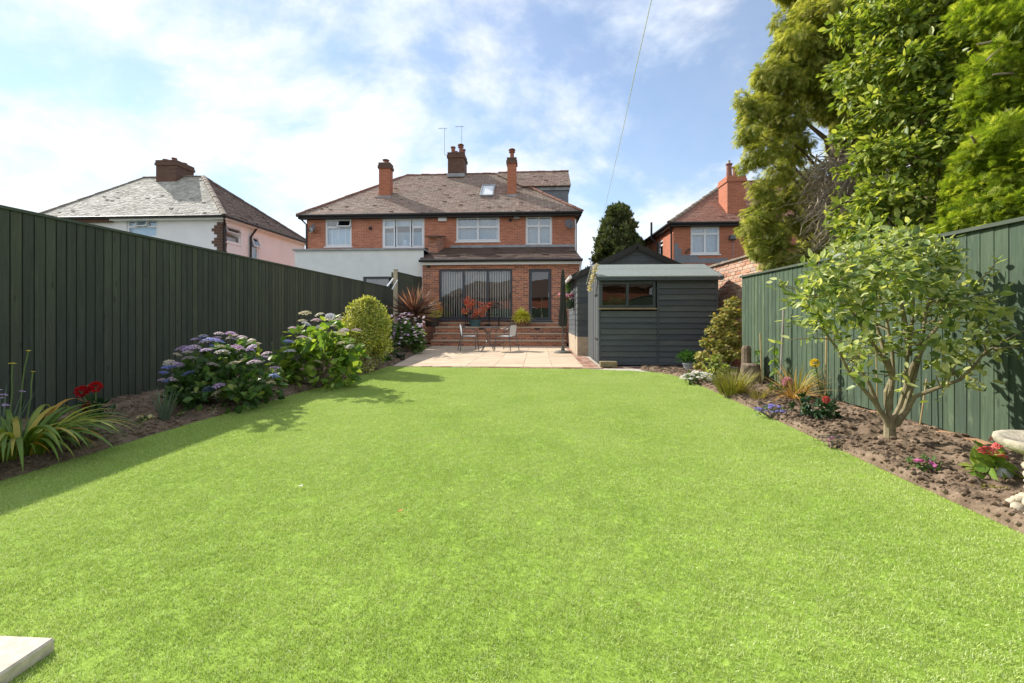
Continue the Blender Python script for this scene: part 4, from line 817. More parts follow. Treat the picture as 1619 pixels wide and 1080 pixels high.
for s_ in (0, 1):
    ye = sy0 - ov if s_ == 0 else sy1 + ov; ze = st + .01 - .02
    a0, a1, b0, b1 = Vector((sx0 - .06, ye, ze)), Vector((sx1 + .08, ye, ze)), Vector((sx0 - .06, ym, rzz)), Vector((sx1 + .08, ym, rzz)); nn = Vector((0, 0, .025))
    MB().add([a0, a1, b1, b0, a0 + nn, a1 + nn, b1 + nn, b0 + nn], [(0, 1, 2, 3), (4, 7, 6, 5), (0, 4, 5, 1), (1, 5, 6, 2), (3, 2, 6, 7), (0, 3, 7, 4)]).build('roof', M['felt'], sh)
    if s_ == 0:
        a_, b_ = a0.lerp(b0, .62) + nn * 1.1, a1.lerp(b1, .62) + nn * 1.1; MB().add([a_, b_, b1 + nn * 1.5, b0 + nn * 1.5], [(0, 1, 2, 3)]).build('felt_overlap', M['felt'], sh)
        MB().bar(a0 + Vector((0, .01, -.035)), a1 + Vector((0, .01, -.035)), .02, .06).build('eaves_board', M['shed'], sh)
        MB().bar(a0 + Vector((-.012, -.01, -.01)), b0 + Vector((-.012, 0, -.01)), .02, .07).build('barge_board', M['shed_y'], sh); MB().bar(a1 + Vector((.01, -.01, -.01)), b1 + Vector((.01, 0, -.01)), .02, .07).build('barge_board', M['shed_y'], sh)
for k in range(4): MB().box(sx0 + .25 + k * .62, sx0 + .37 + k * .62, sy0 + .02, sy1, -.02, sb - .03).build('bearer', M['timber'], sh)
for z in (.55, 1.5): MB().bar((sx0 - .035, sy0 + .12, z), (sx0 - .035, sy0 + .5, z), .01, .035).build('hinge', M['black'], sh)

# ---------------------------------------------------------------- gabled outbuilding behind the shed
ob = thing('outbuilding', 'grey weatherboarded outbuilding with black gable on a block base behind the shed', 'outbuilding', (2.6, 11.95, 0))
ox0, ox1, oy0, oy1, oz0, oz1 = 1.08, 4.15, 11.95, 15.25, .50, 2.16; oxm = (ox0 + ox1) / 2; oap = at(1005, 393, oy0).z
MB().box(ox0 - .02, ox1, oy0 - .02, oy1, -.05, oz0).build('block_base', M['block'], ob)
ng_ = 16
for k in range(11):
    h_ = (oz1 - oz0) / 11; z = oz0 + k * h_
    MB().add([(ox0 - .02, oy0, z), (ox0 - .02, oy1, z), (ox0 - .005, oy1, z + h_ + .005), (ox0 - .005, oy0, z + h_ + .005), (ox0 + .02, oy0, z), (ox0 + .02, oy1, z)], [(0, 3, 2, 1), (0, 1, 5, 4)]).build('cladding_board', M['shed_y'], ob)
    MB().add([(ox0 - .018, oy0 - .02, z), (ox1, oy0 - .02, z), (ox1, oy0 - .005, z + h_ + .005), (ox0 - .018, oy0 - .005, z + h_ + .005), (ox0, oy0 + .02, z), (ox1, oy0 + .02, z)], [(0, 1, 2, 3), (0, 4, 5, 1)]).build('cladding_board', M['shed'], ob)
MB().box(ox0, ox1, oy0, oy1, oz0, oz1).build('core', M['shed_y'], ob)
for k in range(4):
    z0, z1 = oz1 + k * (oap - oz1) / 4, oz1 + (k + 1) * (oap - oz1) / 4; f0, f1 = 1 - k / 4, 1 - (k + 1) / 4; hw = (ox1 - ox0) / 2
    MB().add([(oxm - hw * f0, oy0 - .02, z0), (oxm + hw * f0, oy0 - .02, z0), (oxm + hw * f1, oy0 - .005, z1), (oxm - hw * f1, oy0 - .005, z1)], [(0, 1, 2, 3)]).build('gable_board', M['shed'], ob)
for s_ in (-1, 1):
    e = Vector((oxm + s_ * (hw + .16), 0, oz1 - .06)); r_ = Vector((oxm, 0, oap + .06)); y0, y1 = Vector((0, oy0 - .12, 0)), Vector((0, oy1 + .1, 0)); nn = Vector((0, 0, .05))
    MB().add([e + y0, e + y1, r_ + y1, r_ + y0, e + y0 + nn, e + y1 + nn, r_ + y1 + nn, r_ + y0 + nn], [(0, 1, 2, 3), (4, 7, 6, 5), (0, 4, 5, 1), (1, 5, 6, 2), (0, 3, 7, 4)]).build('roof', m_plain('dark_felt', (.06, .06, .06), .9, var=.2), ob)
    MB().bar(e + y0 + Vector((0, -.012, -.02)), r_ + y0 + Vector((0, -.012, -.02)), .02, .14).build('barge_board', M['black'], ob)
gutter(ob, (ox0 - .2, oy0 - .1, oz1 - .06), (ox0 - .2, oy1 + .1, oz1 - .06), .05, 'white')
swd = window(ob, 12.7, 13.4, 1.25, 1.85, 0, [(0, 1, 0, 1)], M['shed_z'], bar=.05, face='-x', X=ox0 - .07, sill=False, deep=.12)

# ---------------------------------------------------------------- plant materials
LM = {}
LM['camellia'] = m_leaf('camellia_leaf', [(0, (.07, .12, .035)), (.3, (.19, .27, .07)), (.65, (.39, .46, .13)), (1, (.62, .64, .30))], .45, .42, .45)
LM['broad'] = m_leaf('glossy_leaf', [(0, (.08, .13, .025)), (.35, (.19, .27, .045)), (.7, (.34, .41, .07)), (1, (.52, .55, .15))], .45, .44, .4)
LM['golden'] = m_leaf('golden_conifer', [(0, (.16, .21, .04)), (.4, (.31, .35, .07)), (.75, (.48, .49, .12)), (1, (.66, .63, .24))], .42, .6, .2)
LM['leyland'] = m_leaf('leyland_spray', [(0, (.11, .18, .02)), (.4, (.23, .33, .035)), (.8, (.37, .46, .055)), (1, (.52, .56, .11))], .5, .55, .25)
LM['ever'] = m_leaf('dark_evergreen', [(0, (.05, .09, .02)), (.5, (.10, .16, .03)), (1, (.20, .26, .05))], .3, .55, .25)
LM['far'] = m_leaf('far_conifer', [(0, (.055, .085, .033)), (.5, (.095, .13, .05)), (1, (.16, .18, .075))], .3, .7, .15)
LM['hyd'] = m_leaf('hydrangea_leaf', [(0, (.045, .10, .03)), (.5, (.09, .17, .045)), (.85, (.15, .25, .055)), (1, (.28, .32, .08))], .36, .45, .35)
LM['hyd_l'] = m_leaf('bright_hydrangea_leaf', [(0, (.09, .18, .03)), (.5, (.20, .33, .05)), (1, (.40, .48, .10))], .45, .45, .35)
LM['euon'] = m_leaf('variegated_leaf', [(0, (.14, .20, .04)), (.35, (.34, .38, .07)), (.7, (.58, .57, .14)), (1, (.74, .70, .30))], .32, .45, .35)
LM['cord'] = m_leaf('cordyline_leaf', [(0, (.07, .042, .036)), (.5, (.14, .085, .065)), (.8, (.27, .18, .12)), (1, (.52, .40, .25))], .35, .55, .3, (1.3, .8, .6))
LM['lily'] = m_leaf('daylily_leaf', [(0, (.09, .17, .025)), (.45, (.17, .26, .04)), (.75, (.34, .36, .06)), (.92, (.48, .36, .06)), (1, (.48, .22, .04))], .35, .45, .3)
LM['acer'] = m_leaf('acer_leaf', [(0, (.14, .17, .03)), (.4, (.30, .30, .07)), (.75, (.48, .43, .13)), (1, (.52, .36, .14))], .38, .5, .25)
LM['redacer'] = m_leaf('red_acer_leaf', [(0, (.66, .15, .11)), (.5, (.82, .30, .22)), (.8, (.84, .44, .18)), (1, (.70, .54, .18))], .5, .5, .25, (1.3, .8, .6))
LM['orange'] = m_leaf('orange_leaf', [(0, (.55, .34, .06)), (.5, (.76, .42, .08)), (1, (.80, .34, .10))], .35, .5, .25, (1.3, .9, .5))
LM['lime'] = m_leaf('lime_leaf', [(0, (.58, .60, .07)), (.5, (.78, .77, .13)), (1, (.86, .83, .26))], .5, .45, .3)
LM['green'] = m_leaf('green_leaf', [(0, (.045, .10, .025)), (.5, (.085, .17, .04)), (1, (.17, .25, .06))], .3, .45, .35)
LM['dark'] = m_leaf('dark_leaf', [(0, (.018, .05, .02)), (.6, (.04, .085, .03)), (1, (.08, .13, .05))], .22, .45, .35)
LM['heather'] = m_leaf('heather_sprig', [(0, (.04, .12, .03)), (.6, (.08, .20, .045)), (1, (.15, .28, .07))], .25, .5, .3)
LM['straw'] = m_leaf('straw_blade', [(0, (.17, .17, .04)), (.5, (.32, .29, .07)), (1, (.46, .38, .13))], .3, .5, .3)
LM['blue_grass'] = m_leaf('blue_grey_blade', [(0, (.10, .15, .10)), (1, (.19, .25, .17))], .25, .5, .3)
LM['ginger'] = m_leaf('dry_orange_blade', [(0, (.42, .22, .06)), (1, (.55, .36, .13))], .3, .6, .2)
LM['bronze'] = m_leaf('bronze_blade', [(0, (.16, .17, .035)), (.5, (.26, .25, .055)), (1, (.36, .31, .09))], .3, .5, .3)
def petal(name, a, b): LM[name] = m_leaf(name + '_petal', [(0, a), (1, b)], .3, .55, .2, (1.1, 1.0, 1.0))
petal('blue', (.12, .17, .52), (.34, .38, .70)); petal('mauve', (.44, .26, .52), (.66, .52, .70)); petal('pinkish', (.56, .36, .46), (.78, .66, .70)); petal('cream', (.58, .52, .32), (.74, .70, .52))
petal('pale', (.66, .62, .66), (.82, .80, .82)); petal('red', (.50, .012, .015), (.66, .03, .03)); petal('yellow', (.74, .66, .26), (.80, .76, .42)); petal('bright_yellow', (.76, .60, .04), (.80, .68, .10))
petal('pink', (.72, .26, .38), (.82, .52, .58)); petal('coral', (.66, .08, .09), (.74, .22, .18)); petal('magenta', (.58, .10, .38), (.70, .28, .54)); petal('white_f', (.78, .78, .66), (.85, .84, .78)); petal('lobelia', (.18, .16, .50), (.32, .28, .62)); petal('buff', (.42, .28, .18), (.56, .42, .28))
BARK = m_plain('pale_bark', (.235, .20, .12), .9, var=.35, scale=16, bump=.5); BARK2 = m_plain('grey_brown_bark', (.17, .125, .085), .9, var=.35, scale=10, bump=.6); DEAD = m_plain('dead_twig', (.42, .34, .26), .9, var=.3); STEM = m_plain('green_stem', (.13, .19, .05), .7); CANE = m_plain('bamboo_cane', (.42, .31, .15), .6, var=.2); STAKE = m_plain('weathered_stake', (.33, .29, .25), .8, var=.2)
def arc(a, b, n=6, sag=0.0, wob=0.0):
    a, b = Vector(a), Vector(b); L = (b - a).length
    return [a.lerp(b, i / n) + Vector((random.uniform(-1, 1) * wob * L, random.uniform(-1, 1) * wob * L, sag * L * math.sin(math.pi * i / n) + random.uniform(-1, 1) * wob * L * .5)) * (1 if 0 < i < n else 0) for i in range(n + 1)]
def spawn(bl, k=3, f=.5):
    out = []
    for (x, y, z, r) in bl:
        out.append((x, y, z, r * .92))
        for _ in range(k):
            d = Vector((random.gauss(0, 1), random.gauss(0, 1), random.gauss(0, .8))).normalized() * r * random.uniform(.6, 1.15); q = r * f * random.uniform(.6, 1.1); out.append((x + d.x, y + d.y, z + d.z, q))
    return out
def pb(*items):                                            # clumps given as (photo x, photo y, distance, radius)
    return [(*at(x, y, Y), r) for (x, y, Y, r) in items]

# ---------------------------------------------------------------- trees behind the right-hand fence
tr = thing('golden_conifer_tree', 'golden green cypress tree with drooping sprays leaning over the brick wall', 'tree', (5.7, 8.6, 0))
gb_ = pb((1330, 5, 7.8, .75), (1285, 35, 7.7, .45), (1255, 78, 7.6, .42), (1222, 120, 7.5, .36), (1196, 172, 7.4, .30), (1186, 205, 7.3, .22), (1205, 240, 7.5, .30), (1240, 190, 7.8, .42), (1232, 150, 7.8, .4), (1285, 110, 7.9, .6), (1340, 80, 8, .8), (1310, 150, 8.1, .55), (1230, 275, 7.8, .26), (1205, 300, 7.6, .2),
    (1212, 335, 7.7, .28), (1190, 360, 7.6, .22), (1225, 372, 7.6, .26), (1200, 395, 7.5, .2), (1245, 402, 7.5, .26), (1285, 408, 7.4, .22), (1260, 350, 7.8, .22), (1240, 315, 7.9, .25), (1320, 395, 7.3, .25), (1400, 40, 7.6, .9), (1400, 120, 7.9, .7), (1360, 180, 8.2, .5), (1250, 235, 8.1, .3), (1272, 60, 8.2, .5), (1300, -60, 8.2, .9), (1390, -90, 8.2, 1.2), (1480, -60, 8.4, 1.3), (1470, 80, 8.6, 1.0), (1430, 200, 8.6, .8), (1230, 420, 7.4, .2), (1350, 300, 8.9, .5), (1400, 360, 8.6, .5), (1270, 290, 8.4, .3), (1300, 350, 8.7, .35), (1290, 385, 8.3, .3), (1330, 330, 8.9, .4), (1285, 320, 8.6, .3))
Pc, Dc = blob_points(spawn(gb_, 5, .45), 9500, .55, .75); nP = len(Pc); Dd = Dc * .8 + np.array((-.25, -.1, -.45)) + rv(nP, .35)
foliage(tr, Pc, Dd, Dc + np.array((0, 0, 1.2)) + rv(nP, .3), .07 + .09 * rng.random(nP), T_frond(4, .13, .40, -.38), LM['golden'], name='crown')
trunk = MB(); base = Vector((5.7, 8.6, -.1)); trunk.tube([base, base + Vector((.0, .05, 2)), base + Vector((-.1, 0, 4)), base + Vector((-.2, -.1, 6.5)), base + Vector((-.25, -.1, 8))], [.24, .2, .16, .1, .03], 9)
for (x, y, z, r) in gb_: trunk.tube(arc((5.65, 8.6, max(1.2, z - .9 - random.random() * .6)), (x, y, z), 6, .06, .03), [.032, .028, .024, .02, .015, .011, .006], 5)
trunk.build('trunk', BARK2, tr)
tw = MB()                                                  # bare dead twigs in the heart of the tree
for k in range(520):
    s_ = at(random.uniform(1290, 1420), random.uniform(240, 330), random.uniform(7.2, 8.0)); e_ = s_ + Vector((random.uniform(-.75, .25), random.uniform(-.4, .3), random.uniform(-.75, .1)))
    tw.tube(arc(s_, e_, 4, random.uniform(-.05, .12), .06), [.012, .009, .007, .005, .003], 4, False)
for k in range(330):
    s_ = at(random.uniform(1300, 1390), random.uniform(320, 400), random.uniform(6.9, 7.5)); e_ = s_ + Vector((random.uniform(-.55, .1), random.uniform(-.3, .2), random.uniform(-.5, -.05)))
    tw.tube(arc(s_, e_, 4, .05, .06), [.009, .007, .005, .004, .002], 4, False)
tag(tw.build('dead_twigs', DEAD, tr), kind='stuff')

tr = thing('broadleaf_tree', 'leafy evergreen tree with large oval glossy leaves above the green fence', 'tree', (4.9, 5.8, 0))
bb = pb((1420, 40, 5.6, .42), (1480, 20, 5.5, .42), (1540, 25, 5.4, .40), (1380, 105, 5.7, .36), (1435, 110, 5.5, .38), (1495, 105, 5.3, .38), (1395, 175, 5.6, .33), (1450, 180, 5.4, .36), (1505, 180, 5.2, .34), (1385, 240, 5.5, .28), (1435, 250, 5.3, .34), (1490, 250, 5.2, .32), (1400, 305, 5.4, .28), (1445, 320, 5.2, .30), (1370, 340, 5.5, .26), (1410, 360, 5.2, .25), (1460, 375, 5.1, .22), (1350, 385, 5.6, .25), (1380, 400, 5.4, .22), (1345, 215, 5.8, .18), (1330, 270, 6.0, .10), (1440, -50, 5.8, .6), (1540, -60, 5.6, .6), (1500, 60, 6.2, .6), (1520, 220, 6.0, .5), (1480, 320, 5.9, .45))
Pc, Dc = blob_points(spawn(bb + pb((1345, 150, 5.9, .22), (1320, 120, 6.2, .2), (1355, 40, 6.0, .3), (1360, 270, 5.7, .16), (1330, 330, 6.0, .2), (1345, 360, 5.8, .18), (1320, 410, 5.9, .16), (1500, 400, 5.0, .16)), 4, .5), 4300, .45, .9); nP = len(Pc)
foliage(tr, Pc, Dc + rv(nP, .5) + np.array((-.2, 0, -.15)), Dc * .6 + np.array((-.35, .1, .8)) + rv(nP, .35), .05 + .065 * rng.random(nP), T_oval(.52, .12, -.2), LM['broad'], 300, name='crown')
trunk = MB(); base = Vector((4.9, 5.8, -.1)); trunk.tube([base, base + Vector((.0, .05, 1.5)), base + Vector((-.05, 0, 3)), base + Vector((-.1, -.1, 4.8))], [.13, .11, .08, .03], 8)
for (x, y, z, r) in bb: trunk.tube(arc((4.88, 5.78, max(.8, z - .8)), (x, y, z), 6, .05, .03), [.035, .03, .026, .02, .014, .01, .006], 5)
trunk.build('trunk', BARK2, tr)

tr = thing('leyland_cypress', 'bright green feathery cypress hedge tree with bare branches above the green fence', 'tree', (5.4, 4.6, 0))
lb_ = pb((1600, 40, 4.7, .30), (1560, 10, 4.9, .3), (1575, 105, 4.7, .26), (1620, 150, 4.6, .3), (1545, 170, 4.8, .22), (1585, 215, 4.6, .26), (1545, 250, 4.7, .22), (1610, 270, 4.5, .28), (1560, 310, 4.6, .25), (1520, 300, 4.8, .2), (1600, 330, 4.4, .22), (1530, 350, 4.6, .2), (1575, 360, 4.4, .16), (1500, 372, 4.7, .17), (1470, 385, 4.8, .14), (1640, 80, 4.7, .4), (1660, 230, 4.6, .4), (1650, 340, 4.4, .3), (1640, -50, 4.9, .5), (1570, -60, 5.1, .4), (1720, 100, 4.8, .6), (1720, 300, 4.6, .6), (1540, 395, 4.5, .12), (1600, 140, 5.3, .45), (1580, 280, 5.3, .45))
Pc, Dc = blob_points(spawn(lb_, 5, .48), 14000, .4, .8); nP = len(Pc)
foliage(tr, Pc, Dc * .8 + np.array((-.35, -.3, .15)) + rv(nP, .4), Dc + np.array((-.2, 0, .8)) + rv(nP, .4), .05 + .07 * rng.random(nP), T_frond(4, .13, .40, -.15), LM['leyland'], name='crown')
trunk = MB(); base = Vector((5.4, 4.6, -.1)); trunk.tube([base, base + Vector((0, 0, 2)), base + Vector((0, 0, 5))], [.16, .12, .03], 8)
for (x, y, z, r) in lb_: trunk.tube(arc((5.4, 4.6, max(.8, z - .4)), (x, y, z), 6, .05, .04), [.03, .026, .022, .018, .013, .009, .005], 5)
for (a, b) in (((1545, 70), (1625, 78)), ((1560, 95), (1640, 60)), ((1570, 118), (1650, 135)), ((1590, 175), (1630, 182)), ((1535, 215), (1560, 260))): trunk.tube(arc(at(*a, 4.45), at(*b, 4.8), 6, .06, .02), [.008, .011, .013, .015, .017, .019, .02], 6)
trunk.build('trunk', m_plain('pale_branch', (.33, .26, .18), .85, var=.25), tr)

tr = thing('evergreen_tree', 'dark dense evergreen filling in behind the broadleaf and feathery cypress trees', 'tree', (8.0, 8.6, 0))
eb = pb((1430, 60, 8.6, 1.0), (1520, 40, 8.4, 1.0), (1610, 60, 8.2, 1.0), (1440, 180, 8.6, .9), (1530, 170, 8.3, 1.0), (1620, 190, 8.0, 1.0), (1450, 290, 8.3, .8), (1540, 290, 8.0, .9), (1630, 310, 7.8, .9), (1420, 380, 8.3, .6), (1490, 390, 8.0, .7), (1580, 390, 7.8, .7), (1700, 150, 8.2, 1.2), (1700, 320, 7.8, 1.0), (1480, -70, 8.8, 1.1), (1600, -70, 8.6, 1.2))
Pc, Dc = blob_points(spawn(eb, 4, .5), 2400, .5, .85); nP = len(Pc)
foliage(tr, Pc, Dc * .8 + np.array((-.2, -.2, -.3)) + rv(nP, .4), Dc + np.array((0, 0, .8)) + rv(nP, .4), .13 + .12 * rng.random(nP), T_frond(4, .18, .42, -.3), LM['ever'], name='crown')
trunk = MB(); base = Vector((8.0, 8.6, -.1)); trunk.tube([base, base + Vector((0, 0, 3)), base + Vector((0, 0, 6.5))], [.22, .16, .04], 8)
for (x, y, z, r) in eb: trunk.tube(arc((8.0, 8.6, max(.8, z - .6)), (x, y, z), 5, .05, .03), [.05, .04, .03, .02, .012, .006], 5)
trunk.build('trunk', BARK2, tr)
tr = thing('distant_conifer', 'dark conical evergreen tree standing between the two brick houses', 'tree', (5.0, 27.5, 0))
q = at(978, 400, 27.5); cb = []
for k in range(150):
    t_ = random.random() ** .8; ang = random.random() * 6.283; rad = 1.75 * math.sin(min(1, (1 - t_) * 1.35 + .12) * math.pi / 2) * random.uniform(.55, 1.0); cb.append((q.x + rad * math.cos(ang), 27.5 + rad * math.sin(ang), .8 + t_ * 7.0, random.uniform(.35, .55) * (1.1 - .45 * t_)))
Pc, Dc = blob_points(cb, 1700, .5, 1.1); nP = len(Pc)
foliage(tr, Pc, Dc * .6 + np.array((0, 0, .7)) + rv(nP, .4), Dc + rv(nP, .3), .16 + .12 * rng.random(nP), T_frond(3, .3, .4, -.1), LM['far'], name='crown')
MB().tube([(q.x, 27.5, -.1), (q.x, 27.5, 7.4)], [.22, .04], 8).build('trunk', BARK2, tr)

# ---------------------------------------------------------------- camellia, multi-stemmed, in the right-hand bed
cam_root = gr(1406, 700, .03); tr = thing('camellia_bush', 'multi-stemmed camellia with open crown of glossy leaves in the bed', 'shrub', cam_root)
wd = MB(); wd.tube([cam_root + Vector((0, 0, -.06)), cam_root + Vector((.005, 0, .07)), cam_root + Vector((.0, .0, .16)), cam_root + Vector((.01, 0, .21))], [.052, .040, .034, .018], 10)
c0_ = cam_root.y
def P2(x, y, dy=0.0): return at(x, y, c0_ + dy)
stems = [ [(1405, 680), (1398, 660), (1380, 632), (1365, 612), (1342, 590), (1325, 555), (1300, 520), (1275, 480)], [(1403, 670), (1390, 645), (1375, 610), (1350, 570), (1320, 530), (1290, 470), (1275, 440)], [(1408, 665), (1404, 640), (1402, 620), (1412, 590), (1412, 560), (1402, 500), (1385, 450), (1370, 410)],
    [(1412, 665), (1425, 640), (1432, 610), (1436, 570), (1442, 500), (1445, 440), (1455, 400)], [(1413, 672), (1430, 645), (1440, 615), (1455, 560), (1465, 490), (1480, 440), (1500, 410)], [(1415, 672), (1432, 650), (1445, 627), (1480, 615), (1515, 600), (1540, 575), (1562, 553)], [(1405, 648), (1411, 600), (1400, 570), (1370, 530), (1340, 480), (1320, 440)], [(1430, 624), (1440, 580), (1470, 530), (1500, 490), (1530, 470)], [(1410, 596), (1396, 550), (1380, 500), (1350, 450), (1330, 410)], [(1437, 562), (1430, 500), (1420, 450), (1415, 400)] ]
dys = [-.15, .1, .0, .1, -.1, -.35, -.3, -.25, .25, .3]; tips = []
for st_, dyy in zip(stems, dys):
    pts = [P2(x, y, dyy * i / (len(st_) - 1)) for i, (x, y) in enumerate(st_)]; n_ = len(pts)
    pts = [p + Vector((random.uniform(-.006, .006), random.uniform(-.012, .012), 0)) for p in pts]
    wd.tube(pts, [.0155 * (1 - i / n_) + .004 for i in range(n_)], 8)
    for i in range(max(3, n_ // 2 + 1), n_):
        for k in range(5):
            s_ = pts[i].lerp(pts[i - 1], random.random()); d_ = Vector((random.uniform(-1, 1), random.uniform(-1, .8), random.uniform(-.25, .8))).normalized(); e_ = s_ + d_ * random.uniform(.12, .34)
            wd.tube(arc(s_, e_, 3, .05, .05), [.006, .005, .004, .002], 5); tips.append((e_, d_, s_))
    tips.append((pts[-1], (pts[-1] - pts[-2]).normalized(), pts[-2]))
wd.build('stems', BARK, tr)
Pl, Dl = [], []
for (e_, d_, s_) in tips:
    for k in range(random.randint(7, 12)):
        t_ = random.uniform(.35, 1.08); p = s_.lerp(e_, t_) + Vector((random.gauss(0, .035), random.gauss(0, .035), random.gauss(0, .03))); Pl.append(p); Dl.append(d_ * .7 + Vector((random.gauss(0, .7), random.gauss(0, .7), random.gauss(0, .45))))
for (x, y, Y, r) in [(1300, 430, 3.3, .14), (1290, 470, 3.2, .14), (1330, 455, 3.2, .16), (1340, 420, 3.4, .16), (1380, 400, 3.3, .17), (1420, 410, 3.2, .18), (1400, 440, 3.0, .15), (1465, 425, 3.3, .17), (1360, 480, 3.1, .15), (1440, 450, 3.1, .14), (1490, 430, 3.2, .13), (1500, 470, 3.0, .13), (1450, 390, 3.4, .15), (1310, 500, 3.1, .12), (1500, 530, 2.9, .10), (1545, 480, 2.95, .11), (1560, 520, 2.95, .10), (1350, 540, 3.0, .09), (1480, 560, 3.0, .08), (1375, 370, 3.5, .1), (1420, 378, 3.5, .12), (1490, 400, 3.4, .12), (1365, 590, 3.0, .05), (1575, 500, 3.0, .06)]:
    c_ = at(x, y, Y)
    for k in range(int(3600 * r * r) + 8):
        v_ = Vector((random.gauss(0, 1), random.gauss(0, 1), random.gauss(0, 1))).normalized() * r * random.uniform(.4, 1.05); Pl.append(c_ + v_); Dl.append(v_.normalized() * .8 + Vector((random.gauss(0, .5), random.gauss(0, .5), random.gauss(0, .4))))
Pl, Dl = np.array([p[:] for p in Pl]), np.array([d[:] for d in Dl]); ok = Pl[:, 0] < 3.33; Pl, Dl = Pl[ok], Dl[ok]; nP = len(Pl)
foliage(tr, Pl, Dl, np.array((-.35, -.05, 1.0)) + rv(nP, .5), .052 + .03 * rng.random(nP), T_oval(.52, .14, -.14), LM['camellia'], 300, name='foliage')

# ---------------------------------------------------------------- flower helpers
def floret_head(n=26, r=.07, flat=.35, ps=.02, seed=0):
    """a domed head of four-petalled florets"""
    P, D, N = [], [], []
    for k in range(n):
        a = k * 2.4; q = r * math.sqrt((k + .5) / n); c = np.array((q * math.cos(a), q * math.sin(a), flat * r * (1 - (q / r) ** 2))); nn = np.array((math.cos(a) * q / r * .7, math.sin(a) * q / r * .7, 1.0)) + rng.normal(size=3) * .2
        t0 = rng.random() * 6.28
        for j in range(4):
            b = t0 + j * math.pi / 2; P.append(c); D.append((math.cos(b), math.sin(b), .1)); N.append(nn)
    return leaf_mesh('flower_head', np.array(P), np.array(D), np.array(N), ps * (.8 + .4 * rng.random(len(P))), T_rhomb(.95, .05, -.05))
def pompon(n=170, r=.055, ps=.024):
    d = unit(rng.normal(size=(n, 3)) + np.array((0, 0, .35))); return leaf_mesh('flower_head', d * r * .55, d + rv(n, .25), np.cross(d, rv(n)) + d * .6, ps, T_rhomb(.85, .15, -.1))
HEADS = {'lace': [floret_head(26, .075, .45, .019) for _ in range(3)], 'small': [floret_head(14, .045, .4, .02) for _ in range(2)], 'pom': [pompon() for _ in range(2)], 'geran': [floret_head(30, .06, .8, .022)], 'daisy': [floret_head(2, .006, .1, .03)], 'mini': [floret_head(6, .016, .4, .010)]}
def head(parent, kind, colr, loc, s=1.0, tilt=.3, name='flower_head'):
    src = random.choice(HEADS[kind]); key = (src.name, colr); me = MESH.get(key)
    if me is None: me = src.copy(); me.materials.clear(); me.materials.append(LM[colr]); MESH[key] = me
    o = link(name, me, None, parent); o.matrix_basis = Matrix.Translation(loc) @ Matrix.Rotation(random.random() * 6.28, 4, 'Z') @ Matrix.Rotation(random.gauss(0, tilt), 4, 'X') @ Matrix.Scale(s * random.uniform(.8, 1.15), 4); return o
def dome_bush(name, label, cx, cy, rx, ry, h, z0, n, size, mat, tpl, cat='shrub', parts=0, heads=(), stems=10, low=.0, stemmat=None, nb=26, shell=.6, up=.5):
    """leafy bush: leaves on clumps over a dome; heads = list of (kind, colour, count, scale)"""
    root = thing(name, label, cat, (cx, cy, z0)); bl = []
    for k in range(nb):
        a, e = random.random() * 6.283, math.asin(random.uniform(low, 1)); q = random.uniform(.55, .9); bl.append((cx + rx * q * math.cos(e) * math.cos(a), cy + ry * q * math.cos(e) * math.sin(a), z0 + h * (.12 + .78 * q * math.sin(e)), min(rx, h) * random.uniform(.24, .36)))
    P, D = blob_points(bl, 1000, shell, .9); k = rng.permutation(len(P))[:n] if len(P) > n else rng.integers(0, len(P), n); P, D = P[k] + rv(len(k), size * .15), D[k]; ok = P[:, 2] > z0 + .015; P, D = P[ok], D[ok]; n = len(P)
    foliage(root, P, D + rv(n, .5), D * .5 + np.array((-.1, 0, up + .3)) + rv(n, .35), size * (.7 + .6 * rng.random(n)), tpl, mat, parts)
    sm = MB()
    for b in bl[:stems]: sm.tube(arc((cx + random.uniform(-.06, .06), cy + random.uniform(-.06, .06), z0 - .02), b[:3], 4, .05, .03), [.012, .01, .008, .006, .004], 5)
    if stems: sm.build('stems', stemmat or BARK2, root)
    for (kind, colr, cnt, s) in heads:
        for j in range(cnt):
            a, e = random.random() * 6.283, math.asin(random.uniform(.25, 1)); p = Vector((cx + rx * 1.0 * math.cos(e) * math.cos(a), cy + ry * 1.0 * math.cos(e) * math.sin(a), z0 + h * (.08 + .95 * math.sin(e)))); head(root, kind, colr, p, s)
    return root
def tuft(name, label, cx, cy, z0, n, L, w, mat, spread=.6, bend=-.5, cat='plant', parts=0, nseg=4, base=.04, lean=(0, 0)):
    root = thing(name, label, cat, (cx, cy, z0)); a = rng.random(n) * 6.283; q = base * np.sqrt(rng.random(n))
    P = np.stack([cx + q * np.cos(a), cy + q * np.sin(a), np.full(n, z0)], 1); s = spread * (.3 + .9 * rng.random(n)); D = np.stack([np.cos(a) * s + lean[0], np.sin(a) * s + lean[1], np.ones(n)], 1); N = np.stack([-np.cos(a), -np.sin(a), s + .3], 1) + rv(n, .15)
    foliage(root, P, D, N, L * (.55 + .6 * rng.random(n)), T_blade(w, nseg, bend) if bend < 0 else T_arc(w, nseg, bend), mat, parts, 'blade'); return root

